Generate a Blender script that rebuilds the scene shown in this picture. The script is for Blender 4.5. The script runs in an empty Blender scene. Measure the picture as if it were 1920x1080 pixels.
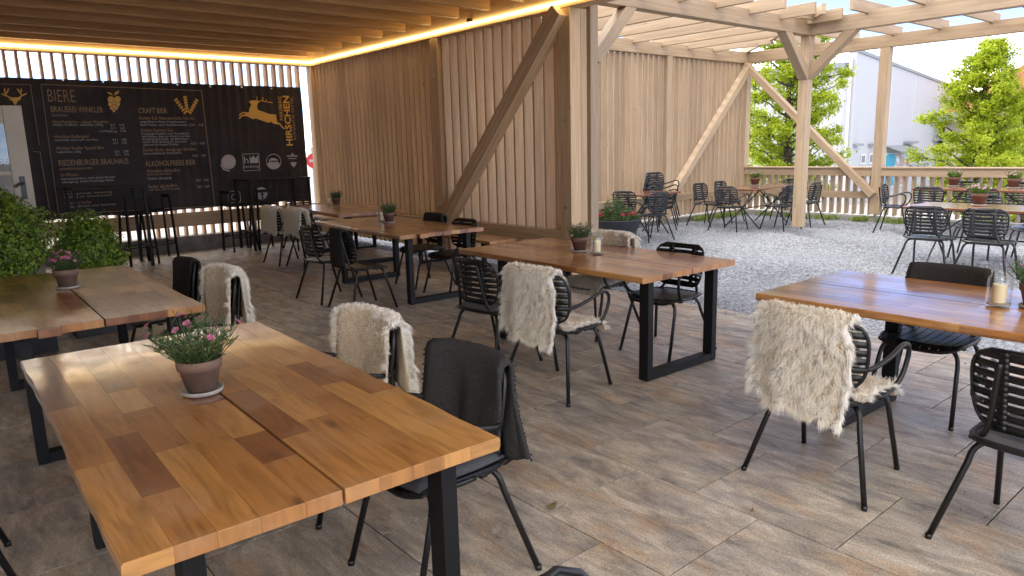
import bpy, bmesh, math, random
import numpy as np
from mathutils import Vector, Matrix

# ------------------------------------------------------------------ camera, world, sun, exposure
sc = bpy.context.scene
CAM_H = 1.60
FPX = 1352.0                       # focal length in pixels of the 1920 px wide photograph
PITCH, ROLL, YAW = math.radians(11.03), math.radians(-1.51), math.radians(49.80)
_fw = np.array([math.cos(YAW)*math.cos(PITCH), math.sin(YAW)*math.cos(PITCH), -math.sin(PITCH)])
_rt = np.array([math.sin(YAW), -math.cos(YAW), 0.0])
_up = np.cross(_rt, _fw)
_r = _rt*math.cos(ROLL) + _up*math.sin(ROLL)
_u = -_rt*math.sin(ROLL) + _up*math.cos(ROLL)
cd = bpy.data.cameras.new('camera')
cd.sensor_width = 36.0
cd.lens = FPX/1920*36.0
cd.clip_start, cd.clip_end = 0.05, 2000
cam = bpy.data.objects.new('camera', cd)
sc.collection.objects.link(cam)
cam.matrix_world = Matrix(((_r[0], _u[0], -_fw[0], 0), (_r[1], _u[1], -_fw[1], 0), (_r[2], _u[2], -_fw[2], CAM_H), (0, 0, 0, 1)))
sc.camera = cam

SUN_EL, SUN_AZ = math.radians(55), math.radians(72)     # azimuth measured from +X towards +Y
world = bpy.data.worlds.new('World')
sc.world = world
world.use_nodes = True
wt = world.node_tree
wt.nodes.clear()
def wn(t, **k):
    n = wt.nodes.new(t)
    for a, b in k.items(): setattr(n, a, b)
    return n
sky = wn('ShaderNodeTexSky', sky_type='NISHITA', sun_disc=False, sun_elevation=SUN_EL, sun_rotation=math.pi/2 - SUN_AZ, air_density=0.22, dust_density=0.1, ozone_density=2.0)
geo = wn('ShaderNodeTexCoord')
sep = wn('ShaderNodeSeparateXYZ')
wt.links.new(geo.outputs['Generated'], sep.inputs[0])
mz = wn('ShaderNodeMath', operation='ADD'); mz.inputs[1].default_value = 0.12
wt.links.new(sep.outputs['Z'], mz.inputs[0])
mx = wn('ShaderNodeMath', operation='MAXIMUM'); mx.inputs[1].default_value = 0.05
wt.links.new(mz.outputs[0], mx.inputs[0])
dv = wn('ShaderNodeVectorMath', operation='DIVIDE')
wt.links.new(geo.outputs['Generated'], dv.inputs[0])
cb = wn('ShaderNodeCombineXYZ')
for i in range(3): wt.links.new(mx.outputs[0], cb.inputs[i])
wt.links.new(cb.outputs[0], dv.inputs[1])
nz = wn('ShaderNodeTexNoise'); nz.inputs['Scale'].default_value = 0.55; nz.inputs['Detail'].default_value = 9; nz.inputs['Roughness'].default_value = 0.56; nz.inputs['Distortion'].default_value = 0.25
cloud_off = wn('ShaderNodeVectorMath', operation='ADD'); cloud_off.inputs[1].default_value = (12.3, 8.61, 3.69)
wt.links.new(dv.outputs[0], cloud_off.inputs[0])
wt.links.new(cloud_off.outputs[0], nz.inputs['Vector'])
rp = wn('ShaderNodeValToRGB')
rp.color_ramp.elements[0].position = 0.47; rp.color_ramp.elements[0].color = (0, 0, 0, 1)
rp.color_ramp.elements[1].position = 0.64; rp.color_ramp.elements[1].color = (1, 1, 1, 1)
wt.links.new(nz.outputs['Fac'], rp.inputs[0])
mix = wn('ShaderNodeMixRGB'); mix.inputs[2].default_value = (9.6, 8.75, 7.7, 1)
wt.links.new(rp.outputs[0], mix.inputs[0]); wt.links.new(sky.outputs[0], mix.inputs[1])
bg = wn('ShaderNodeBackground'); bg.inputs[1].default_value = 0.13
wo = wn('ShaderNodeOutputWorld')
wt.links.new(mix.outputs[0], bg.inputs[0]); wt.links.new(bg.outputs[0], wo.inputs[0])

sl = bpy.data.lights.new('sun', 'SUN')
sl.energy, sl.angle, sl.color = 0.5, math.radians(18), (1.0, 0.96, 0.9)
so = bpy.data.objects.new('sun', sl)
sc.collection.objects.link(so)
_sd = Vector((math.cos(SUN_EL)*math.cos(SUN_AZ), math.cos(SUN_EL)*math.sin(SUN_AZ), math.sin(SUN_EL)))
so.rotation_euler = _sd.to_track_quat('Z', 'Y').to_euler()
so.location = _sd*30
sc.view_settings.view_transform = 'Standard'
sc.view_settings.look = 'None'
sc.view_settings.gamma = 1.0
sc.view_settings.use_curve_mapping = False
sc.view_settings.exposure = 2.62
sc.render.engine = 'CYCLES'
sc.cycles.use_denoising = True
sc.cycles.max_bounces = 8
sc.cycles.diffuse_bounces = 5
sc.cycles.glossy_bounces = 3
sc.cycles.transparent_max_bounces = 12
sc.cycles.caustics_reflective = False
sc.cycles.caustics_refractive = False

R = math.radians
rnd = random.Random(7)
C = sc.collection

# pixel of the 1920x1080 photograph -> point on a plane of the place
def ray(px, py):
    return _r*(px-960)/FPX - _u*(py-540)/FPX + _fw
def onY(px, py, Y):
    d = ray(px, py); return np.array([0, 0, CAM_H]) + d*Y/d[1]
def onZ(px, py, z):
    d = ray(px, py); return np.array([0, 0, CAM_H]) + d*(z-CAM_H)/d[2]

# ------------------------------------------------------------------ materials
def new_mat(name):
    m = bpy.data.materials.new(name); m.use_nodes = True
    nt = m.node_tree
    b = nt.nodes['Principled BSDF']
    return m, nt, b
def nd(nt, t, ins=None, **k):
    n = nt.nodes.new(t)
    for a, b in k.items(): setattr(n, a, b)
    for a, b in (ins or {}).items():
        if hasattr(b, 'bl_idname') or hasattr(b, 'is_linked'): nt.links.new(b, n.inputs[a])
        else: n.inputs[a].default_value = b
    return n
def ramp(nt, fac, stops):
    n = nt.nodes.new('ShaderNodeValToRGB')
    e = n.color_ramp.elements
    while len(e) < len(stops): e.new(0.5)
    for i, (p, c) in enumerate(stops):
        e[i].position = p; e[i].color = (c[0], c[1], c[2], 1)
    nt.links.new(fac, n.inputs[0])
    return n.outputs[0]
def mixc(nt, fac, a, b, mode='MIX'):
    n = nt.nodes.new('ShaderNodeMixRGB'); n.blend_type = mode
    for i, v in ((0, fac), (1, a), (2, b)):
        if hasattr(v, 'is_linked'): nt.links.new(v, n.inputs[i])
        elif i == 0: n.inputs[0].default_value = v
        else: n.inputs[i].default_value = (v[0], v[1], v[2], 1)
    return n.outputs[0]
def bump(nt, b, h, strength=0.3, dist=0.01):
    n = nd(nt, 'ShaderNodeBump', {'Strength': strength, 'Distance': dist, 'Height': h})
    nt.links.new(n.outputs[0], b.inputs['Normal'])
def plain(name, col, rough=0.5, metal=0.0, spec=0.5, noise=0.0, nscale=20, bumpd=0.0, emis=None):
    m, nt, b = new_mat(name)
    b.inputs['Roughness'].default_value = rough; b.inputs['Metallic'].default_value = metal
    b.inputs['Specular IOR Level'].default_value = spec
    b.inputs['Base Color'].default_value = (*col, 1)
    if noise or bumpd:
        tc = nd(nt, 'ShaderNodeTexCoord')
        nn = nd(nt, 'ShaderNodeTexNoise', {'Vector': tc.outputs['Object'], 'Scale': nscale, 'Detail': 6.0, 'Roughness': 0.6})
        lo = [max(0, c*(1-noise)) for c in col]; hi = [min(1, c*(1+noise)) for c in col]
        nt.links.new(ramp(nt, nn.outputs['Fac'], [(0.3, lo), (0.7, hi)]), b.inputs['Base Color'])
        if bumpd: bump(nt, b, nn.outputs['Fac'], 0.5, bumpd)
    if emis:
        b.inputs['Emission Color'].default_value = (*emis[0], 1); b.inputs['Emission Strength'].default_value = emis[1]
    return m

def wood(name, light, dark, rough=0.6, tint=0.12, grain=1.0, knots=0.6, coat=0.0):
    """u runs along the piece in metres, v across it."""
    m, nt, b = new_mat(name)
    uv = nd(nt, 'ShaderNodeUVMap')
    oi = nd(nt, 'ShaderNodeObjectInfo')
    off = nd(nt, 'ShaderNodeMath', {0: oi.outputs['Random'], 1: 37.0}, operation='MULTIPLY')
    ov = nd(nt, 'ShaderNodeCombineXYZ', {0: off.outputs[0], 1: off.outputs[0], 2: off.outputs[0]})
    add = nd(nt, 'ShaderNodeVectorMath', {0: uv.outputs[0], 1: ov.outputs[0]}, operation='ADD')
    m1 = nd(nt, 'ShaderNodeMapping', {'Vector': add.outputs[0], 'Scale': (0.7, 16*grain, 1)})
    n1 = nd(nt, 'ShaderNodeTexNoise', {'Vector': m1.outputs[0], 'Scale': 1.6, 'Detail': 5.0, 'Roughness': 0.55, 'Distortion': 0.9})
    m2 = nd(nt, 'ShaderNodeMapping', {'Vector': add.outputs[0], 'Scale': (3.0, 170*grain, 1)})
    n2 = nd(nt, 'ShaderNodeTexNoise', {'Vector': m2.outputs[0], 'Scale': 1.0, 'Detail': 3.0})
    s = nd(nt, 'ShaderNodeMath', {0: n2.outputs['Fac'], 1: 0.35}, operation='MULTIPLY')
    t = nd(nt, 'ShaderNodeMath', {0: n1.outputs['Fac'], 1: s.outputs[0]}, operation='ADD')
    col = ramp(nt, t.outputs[0], [(0.46, dark), (0.66, [a*0.45+c*0.55 for a, c in zip(light, dark)]), (0.86, light)])
    col0 = col
    # knots
    m3 = nd(nt, 'ShaderNodeMapping', {'Vector': add.outputs[0], 'Scale': (2.6, 9.0, 1)})
    wob = nd(nt, 'ShaderNodeTexNoise', {'Vector': m3.outputs[0], 'Scale': 3.0})
    v = nd(nt, 'ShaderNodeTexVoronoi', {'Vector': m3.outputs[0], 'Scale': 0.8, 'Randomness': 1.0})
    vd = nd(nt, 'ShaderNodeMath', {0: wob.outputs['Fac'], 1: 0.10}, operation='MULTIPLY')
    vs = nd(nt, 'ShaderNodeMath', {0: v.outputs['Distance'], 1: vd.outputs[0]}, operation='ADD')
    kf = ramp(nt, vs.outputs[0], [(0.08, (knots,)*3), (0.135, (0, 0, 0))])
    col = mixc(nt, kf, col, [c*0.32 for c in dark])
    # tint from piece to piece
    tr = ramp(nt, oi.outputs['Random'], [(0.0, (1-tint, 1-tint*1.15, 1-tint*1.3)), (0.5, (1, 1, 1)), (1.0, (1+tint*0.4, 1+tint*0.3, 1+tint*0.1))])
    col = mixc(nt, 1.0, col, tr, 'MULTIPLY')
    nt.links.new(col, b.inputs['Base Color'])
    b.inputs['Roughness'].default_value = rough
    b.inputs['Coat Weight'].default_value = coat; b.inputs['Coat Roughness'].default_value = 0.16
    bump(nt, b, t.outputs[0], 0.25, 0.002)
    return m

M = {}
M['spruce'] = wood('spruce_wood', (0.63, 0.45, 0.27), (0.46, 0.30, 0.16), 0.62, 0.16)
M['spruce_out'] = wood('weathered_dimmed_spruce', (0.50, 0.385, 0.265), (0.36, 0.265, 0.17), 0.68, 0.16)  # outdoor spruce: greyed by weather, and darkened to offset the strong light outside
M['rafter'] = wood('warm_lit_rafter_wood', (0.56, 0.34, 0.155), (0.39, 0.215, 0.085), 0.6, 0.12)  # same spruce; the strip's orange glow is painted into this warmer tone
M['deck'] = wood('roof_deck_wood', (0.40, 0.25, 0.12), (0.27, 0.16, 0.07), 0.7, 0.1)

def acacia():
    m, nt, b = new_mat('acacia_staves')
    uv = nd(nt, 'ShaderNodeUVMap'); oi = nd(nt, 'ShaderNodeObjectInfo')
    off = nd(nt, 'ShaderNodeMath', {0: oi.outputs['Random'], 1: 53.0}, operation='MULTIPLY')
    ov = nd(nt, 'ShaderNodeCombineXYZ', {0: off.outputs[0], 1: off.outputs[0], 2: 0.0})
    add = nd(nt, 'ShaderNodeVectorMath', {0: uv.outputs[0], 1: ov.outputs[0]}, operation='ADD')
    m1 = nd(nt, 'ShaderNodeMapping', {'Vector': add.outputs[0], 'Scale': (1.6, 14, 1)})
    n1 = nd(nt, 'ShaderNodeTexNoise', {'Vector': m1.outputs[0], 'Scale': 1.5, 'Detail': 6.0, 'Distortion': 1.4})
    m2 = nd(nt, 'ShaderNodeMapping', {'Vector': add.outputs[0], 'Scale': (6.0, 220, 1)})
    n2 = nd(nt, 'ShaderNodeTexNoise', {'Vector': m2.outputs[0], 'Scale': 1.0, 'Detail': 2.0})
    base = ramp(nt, oi.outputs['Random'], [(0.0, (0.20, 0.068, 0.022)), (0.18, (0.27, 0.10, 0.03)), (0.36, (0.36, 0.15, 0.042)), (0.62, (0.45, 0.205, 0.055)), (0.84, (0.53, 0.265, 0.078)), (1.0, (0.40, 0.16, 0.042))])
    g = ramp(nt, n1.outputs['Fac'], [(0.3, (0.62, 0.58, 0.55)), (0.55, (1, 1, 1)), (0.75, (1.12, 1.1, 1.05))])
    col = mixc(nt, 1.0, base, g, 'MULTIPLY')
    g2 = ramp(nt, n2.outputs['Fac'], [(0.3, (0.84, 0.82, 0.8)), (0.6, (1, 1, 1))])
    col = mixc(nt, 1.0, col, g2, 'MULTIPLY')
    m3 = nd(nt, 'ShaderNodeMapping', {'Vector': add.outputs[0], 'Scale': (2.2, 6.0, 1)})
    v = nd(nt, 'ShaderNodeTexVoronoi', {'Vector': m3.outputs[0], 'Scale': 0.9})
    kf = ramp(nt, v.outputs['Distance'], [(0.05, (0.75,)*3), (0.12, (0, 0, 0))])
    col = mixc(nt, kf, col, (0.10, 0.04, 0.018))
    tc = nd(nt, 'ShaderNodeTexCoord')
    wn_ = nd(nt, 'ShaderNodeTexNoise', {'Vector': tc.outputs['Object'], 'Scale': 3.2, 'Detail': 7.0, 'Roughness': 0.65, 'Distortion': 0.5})
    wear = ramp(nt, wn_.outputs['Fac'], [(0.50, (0, 0, 0)), (0.70, (0.30,)*3)])
    col = mixc(nt, wear, col, (0.50, 0.33, 0.20))
    m5 = nd(nt, 'ShaderNodeMapping', {'Vector': tc.outputs['Object'], 'Scale': (60.0, 5.0, 1), 'Rotation': (0, 0, 0.9)})
    sn = nd(nt, 'ShaderNodeTexNoise', {'Vector': m5.outputs[0], 'Scale': 1.0, 'Detail': 3.0})
    scr = ramp(nt, sn.outputs['Fac'], [(0.68, (0, 0, 0)), (0.73, (0.35,)*3)])
    col = mixc(nt, scr, col, (0.16, 0.075, 0.03))
    nt.links.new(col, b.inputs['Base Color'])
    rr = ramp(nt, wn_.outputs['Fac'], [(0.35, (0.28,)*3), (0.65, (0.48,)*3)])
    cr_ = ramp(nt, wn_.outputs['Fac'], [(0.35, (0.06,)*3), (0.65, (0.20,)*3)])
    nt.links.new(cr_, b.inputs['Coat Roughness'])
    nt.links.new(rr, b.inputs['Roughness'])
    b.inputs['Coat Weight'].default_value = 0.8; b.inputs['Coat Roughness'].default_value = 0.14
    bump(nt, b, n1.outputs['Fac'], 0.12, 0.001)
    return m
M['acacia'] = acacia()
M['redwood'] = wood('reddish_tabletop_wood', (0.30, 0.12, 0.06), (0.19, 0.07, 0.035), 0.22, 0.15, 1.0, 0.2, 0.9)

def tile_mat():
    m, nt, b = new_mat('stone_look_tile')
    tc = nd(nt, 'ShaderNodeTexCoord'); oi = nd(nt, 'ShaderNodeObjectInfo')
    off = nd(nt, 'ShaderNodeMath', {0: oi.outputs['Random'], 1: 91.0}, operation='MULTIPLY')
    ov = nd(nt, 'ShaderNodeCombineXYZ', {0: off.outputs[0], 1: off.outputs[0], 2: 0.0})
    add = nd(nt, 'ShaderNodeVectorMath', {0: tc.outputs['Object'], 1: ov.outputs[0]}, operation='ADD')
    m1 = nd(nt, 'ShaderNodeMapping', {'Vector': add.outputs[0], 'Scale': (5.5, 1.7, 1)})
    n1 = nd(nt, 'ShaderNodeTexNoise', {'Vector': m1.outputs[0], 'Scale': 1.6, 'Detail': 10.0, 'Roughness': 0.69, 'Distortion': 0.6})
    m2 = nd(nt, 'ShaderNodeMapping', {'Vector': add.outputs[0], 'Scale': (3.0, 1.5, 1), 'Location': (5, 3, 0)})
    n2 = nd(nt, 'ShaderNodeTexNoise', {'Vector': m2.outputs[0], 'Scale': 1.5, 'Detail': 5.0, 'Roughness': 0.6})
    n3 = nd(nt, 'ShaderNodeTexNoise', {'Vector': add.outputs[0], 'Scale': 110.0, 'Detail': 4.0, 'Roughness': 0.7})
    m4 = nd(nt, 'ShaderNodeMapping', {'Vector': add.outputs[0], 'Scale': (15.0, 4.0, 1)})
    n4 = nd(nt, 'ShaderNodeTexNoise', {'Vector': m4.outputs[0], 'Scale': 1.8, 'Detail': 9.0, 'Roughness': 0.78})
    base = ramp(nt, n1.outputs['Fac'], [(0.33, (0.175, 0.165, 0.155)), (0.45, (0.335, 0.30, 0.255)), (0.55, (0.46, 0.405, 0.33)), (0.68, (0.63, 0.58, 0.50))])
    rust = ramp(nt, n2.outputs['Fac'], [(0.52, (0, 0, 0)), (0.66, (0.85,)*3)])
    col = mixc(nt, rust, base, mixc(nt, 0.55, base, (0.46, 0.27, 0.12)))
    greyp = ramp(nt, n2.outputs['Fac'], [(0.34, (0.7,)*3), (0.46, (0, 0, 0))])
    col = mixc(nt, greyp, col, mixc(nt, 0.6, col, (0.27, 0.27, 0.275)))
    g4 = ramp(nt, n4.outputs['Fac'], [(0.3, (0.70,)*3), (0.62, (1.12,)*3)])
    col = mixc(nt, 1.0, col, g4, 'MULTIPLY')
    sp = ramp(nt, n3.outputs['Fac'], [(0.32, (0.55,)*3), (0.5, (1, 1, 1)), (0.70, (1.32,)*3)])
    col = mixc(nt, 1.0, col, sp, 'MULTIPLY')
    tr = ramp(nt, oi.outputs['Random'], [(0.0, (0.90, 0.91, 0.93)), (1.0, (1.08, 1.04, 1.0))])
    col = mixc(nt, 1.0, col, tr, 'MULTIPLY')
    nt.links.new(col, b.inputs['Base Color'])
    rr = ramp(nt, n1.outputs['Fac'], [(0.3, (0.52,)*3), (0.7, (0.38,)*3)])
    nt.links.new(rr, b.inputs['Roughness'])
    h = mixc(nt, 0.5, n1.outputs['Fac'], n3.outputs['Fac'])
    bump(nt, b, h, 0.18, 0.003)
    return m
M['tile'] = tile_mat()
M['slab'] = plain('joint_mortar', (0.02, 0.018, 0.016), 0.95)

def gravel_mat():
    m, nt, b = new_mat('grey_gravel')
    tc = nd(nt, 'ShaderNodeTexCoord')
    v = nd(nt, 'ShaderNodeTexVoronoi', {'Vector': tc.outputs['Object'], 'Scale': 42.0})
    v2 = nd(nt, 'ShaderNodeTexVoronoi', {'Vector': tc.outputs['Object'], 'Scale': 95.0})
    n = nd(nt, 'ShaderNodeTexNoise', {'Vector': tc.outputs['Object'], 'Scale': 0.9, 'Detail': 5.0})
    sx = nd(nt, 'ShaderNodeSeparateColor', {0: v.outputs['Color']})
    c1 = ramp(nt, sx.outputs[0], [(0.0, (0.145, 0.16, 0.185)), (0.5, (0.25, 0.27, 0.305)), (1.0, (0.40, 0.425, 0.465))])
    g = ramp(nt, n.outputs['Fac'], [(0.3, (0.88,)*3), (0.7, (1.05,)*3)])
    col = mixc(nt, 1.0, c1, g, 'MULTIPLY')
    nt.links.new(col, b.inputs['Base Color'])
    b.inputs['Roughness'].default_value = 0.9
    h = mixc(nt, 0.4, v.outputs['Distance'], v2.outputs['Distance'])
    bump(nt, b, h, 0.9, 0.02)
    return m
M['gravel'] = gravel_mat()
def stone_mat():
    m, nt, b = new_mat('gravel_stones')
    at = nd(nt, 'ShaderNodeAttribute', attribute_name='tone')
    col = ramp(nt, at.outputs['Fac'], [(0.0, (0.12, 0.135, 0.16)), (0.5, (0.26, 0.28, 0.315)), (1.0, (0.44, 0.465, 0.505))])
    nt.links.new(col, b.inputs['Base Color']); b.inputs['Roughness'].default_value = 0.85
    return m
M['stone'] = stone_mat()
M['asphalt'] = plain('pale_paving', (0.36, 0.35, 0.335), 0.9, noise=0.12, nscale=3)
M['concrete'] = plain('concrete_kerb', (0.22, 0.2, 0.175), 0.85, noise=0.35, nscale=6, bumpd=0.004)
M['black'] = plain('black_powder_coat', (0.0045, 0.0045, 0.005), 0.4)
M['frame'] = plain('black_steel', (0.0045, 0.0046, 0.0048), 0.55, spec=0.3, noise=0.2, nscale=30)
M['chair_plastic'] = plain('black_chair_plastic', (0.0055, 0.0057, 0.0062), 0.42)
M['anthracite'] = plain('anthracite_chair_metal', (0.020, 0.023, 0.028), 0.23)
M['cushion'] = plain('grey_felt_cushion', (0.075, 0.075, 0.078), 0.95, noise=0.12, nscale=120, bumpd=0.002)
M['blanket'] = plain('dark_grey_wool', (0.030, 0.027, 0.025), 0.97, spec=0.15, noise=0.3, nscale=90, bumpd=0.003)
M['blanket_blue'] = plain('slate_wool', (0.040, 0.038, 0.037), 0.97, spec=0.15, noise=0.3, nscale=90, bumpd=0.003)
M['hide'] = plain('sheepskin_hide', (0.62, 0.50, 0.34), 0.95, noise=0.12, nscale=30)
def fur_mat():
    m, nt, b = new_mat('sheep_wool')
    at = nd(nt, 'ShaderNodeAttribute', attribute_name='tone')
    col = ramp(nt, at.outputs['Fac'], [(0.0, (0.70, 0.59, 0.42)), (0.5, (0.87, 0.81, 0.69)), (1.0, (0.95, 0.93, 0.88))])
    nt.links.new(col, b.inputs['Base Color']); b.inputs['Roughness'].default_value = 0.8
    b.inputs['Specular IOR Level'].default_value = 0.2
    tr = nd(nt, 'ShaderNodeBsdfTranslucent'); nt.links.new(col, tr.inputs['Color'])
    mx_ = nd(nt, 'ShaderNodeMixShader', {0: 0.3}); nt.links.new(b.outputs[0], mx_.inputs[1]); nt.links.new(tr.outputs[0], mx_.inputs[2])
    nt.links.new(mx_.outputs[0], nt.nodes['Material Output'].inputs[0])
    return m
M['fur'] = fur_mat()
M['terracotta'] = plain('weathered_terracotta', (0.175, 0.105, 0.072), 0.85, noise=0.28, nscale=14, bumpd=0.003)
M['brown_pot'] = plain('brown_clay_pot', (0.15, 0.075, 0.055), 0.8, noise=0.2, nscale=14)
M['saucer'] = plain('grey_saucer', (0.34, 0.31, 0.27), 0.8, noise=0.15, nscale=14)
M['soil'] = plain('potting_soil', (0.03, 0.022, 0.016), 1.0)
M['bowl'] = plain('anthracite_planter', (0.035, 0.038, 0.044), 0.55, noise=0.15, nscale=9)
M['planter_box'] = plain('charcoal_planter_box', (0.028, 0.029, 0.03), 0.7, noise=0.25, nscale=5)
M['wax'] = plain('ivory_wax', (0.82, 0.68, 0.42), 0.5)
M['wick'] = plain('wick', (0.02, 0.02, 0.02), 0.9)
def leafy(name, stops, rough=0.55, trans=0.35):
    m, nt, b = new_mat(name)
    at = nd(nt, 'ShaderNodeAttribute', attribute_name='tone')
    col = ramp(nt, at.outputs['Fac'], stops)
    nt.links.new(col, b.inputs['Base Color']); b.inputs['Roughness'].default_value = rough
    b.inputs['Specular IOR Level'].default_value = 0.3
    tr = nd(nt, 'ShaderNodeBsdfTranslucent'); nt.links.new(col, tr.inputs['Color'])
    mx_ = nd(nt, 'ShaderNodeMixShader', {0: trans}); nt.links.new(b.outputs[0], mx_.inputs[1]); nt.links.new(tr.outputs[0], mx_.inputs[2])
    nt.links.new(mx_.outputs[0], nt.nodes['Material Output'].inputs[0])
    return m
M['box_leaf'] = leafy('boxwood_leaves', [(0, (0.035, 0.075, 0.010)), (0.5, (0.12, 0.20, 0.02)), (1, (0.30, 0.38, 0.035))], 0.36, 0.10)
M['lav_leaf'] = leafy('pinks_leaves', [(0, (0.035, 0.07, 0.022)), (0.6, (0.08, 0.135, 0.045)), (1, (0.16, 0.22, 0.08))])
M['fresh_leaf'] = leafy('bright_pot_leaves', [(0, (0.06, 0.12, 0.02)), (1, (0.22, 0.36, 0.06))])
M['tree_leaf'] = leafy('lime_tree_leaves', [(0, (0.22, 0.30, 0.015)), (0.6, (0.42, 0.52, 0.03)), (1, (0.58, 0.64, 0.09))], 0.5, 0.5)
M['weed'] = leafy('weeds', [(0, (0.16, 0.25, 0.04)), (1, (0.34, 0.42, 0.10))])
M['pink'] = leafy('pink_petals', [(0, (0.55, 0.10, 0.24)), (1, (0.78, 0.30, 0.45))], 0.6, 0.3)
M['lilac'] = leafy('lilac_petals', [(0, (0.45, 0.22, 0.32)), (1, (0.66, 0.45, 0.52))], 0.6, 0.3)
M['red'] = leafy('red_petals', [(0, (0.42, 0.02, 0.05)), (1, (0.60, 0.06, 0.10))], 0.6, 0.2)
M['bark'] = plain('bark', (0.06, 0.05, 0.042), 0.9, noise=0.4, nscale=9, bumpd=0.01)
M['banner'] = plain('dark_vinyl_banner', (0.036, 0.026, 0.022), 0.6, spec=0.25, noise=0.4, nscale=2.2, bumpd=0.004)
M['ink_gold'] = plain('gold_print', (0.72, 0.40, 0.06), 0.55)
M['ink_tan'] = plain('tan_print', (0.36, 0.235, 0.12), 0.6)
M['ink_white'] = plain('pale_print', (0.44, 0.40, 0.38), 0.6)
M['ink_dark'] = plain('dark_print', (0.022, 0.018, 0.017), 0.5)
M['ink_copper'] = plain('copper_print', (0.38, 0.225, 0.115), 0.6)
M['eyelet'] = plain('steel_eyelet', (0.7, 0.7, 0.7), 0.3, 1.0)
M['bolt'] = plain('zinc_bolt', (0.55, 0.53, 0.5), 0.35, 1.0)
M['cream'] = plain('cream_paint', (0.50, 0.40, 0.27), 0.55, noise=0.08, nscale=4)
M['brass'] = plain('aged_handle', (0.05, 0.045, 0.04), 0.4, 0.6)
M['plaster'] = plain('house_plaster', (0.45, 0.40, 0.34), 0.9, noise=0.06, nscale=8)
M['hall_white'] = plain('white_hall_cladding', (0.41, 0.43, 0.465), 0.6, noise=0.02, nscale=0.5)
M['hall_grey'] = plain('grey_roof_trim', (0.22, 0.25, 0.27), 0.6)
M['pane'] = plain('window_pane', (0.16, 0.19, 0.23), 0.15)
M['sill'] = plain('window_sill', (0.55, 0.57, 0.6), 0.6)
M['turquoise'] = plain('turquoise_panel', (0.015, 0.28, 0.42), 0.5)
M['roof_red'] = plain('orange_roof_tiles', (0.40, 0.17, 0.07), 0.8, noise=0.15, nscale=2)
M['post_steel'] = plain('galvanised_foot', (0.4, 0.41, 0.42), 0.45, 0.8)
M['leaf_dry'] = plain('dry_leaf', (0.13, 0.10, 0.03), 0.8)
M['sign_red'] = plain('red_sign', (0.55, 0.04, 0.05), 0.5)
M['led'] = plain('led_strip', (1, 0.9, 0.7), 0.5, emis=((1.0, 0.74, 0.32), 3.2))
def glass():
    m, nt, b = new_mat('clear_glass')
    nt.nodes.remove(b)
    t = nd(nt, 'ShaderNodeBsdfTransparent', {'Color': (0.97, 0.98, 0.98, 1)})
    g_ = nd(nt, 'ShaderNodeBsdfGlossy', {'Roughness': 0.02, 'Color': (1, 1, 1, 1)})
    lw = nd(nt, 'ShaderNodeLayerWeight', {'Blend': 0.5})
    pw = nd(nt, 'ShaderNodeMath', {0: lw.outputs['Facing'], 1: 4.0}, operation='POWER')
    ml = nd(nt, 'ShaderNodeMath', {0: pw.outputs[0], 1: 0.45}, operation='MULTIPLY')
    fr = nd(nt, 'ShaderNodeMath', {0: ml.outputs[0], 1: 0.035}, operation='ADD')
    x = nd(nt, 'ShaderNodeMixShader', {0: fr.outputs[0]})
    nt.links.new(t.outputs[0], x.inputs[1]); nt.links.new(g_.outputs[0], x.inputs[2])
    nt.links.new(x.outputs[0], nt.nodes['Material Output'].inputs[0])
    return m
M['glass'] = glass()
def mural():
    m, nt, b = new_mat('mottled_mural')
    tc = nd(nt, 'ShaderNodeTexCoord')
    n = nd(nt, 'ShaderNodeTexNoise', {'Vector': tc.outputs['Object'], 'Scale': 1.6, 'Detail': 5.0, 'Roughness': 0.7})
    s = nd(nt, 'ShaderNodeSeparateXYZ', {0: tc.outputs['Object']})
    col = ramp(nt, n.outputs['Fac'], [(0.36, (0.10, 0.06, 0.05)), (0.46, (0.40, 0.22, 0.13)), (0.54, (0.30, 0.28, 0.30)), (0.62, (0.45, 0.62, 0.72))])
    nt.links.new(col, b.inputs['Base Color'])
    return m
M['mural'] = mural()

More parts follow.
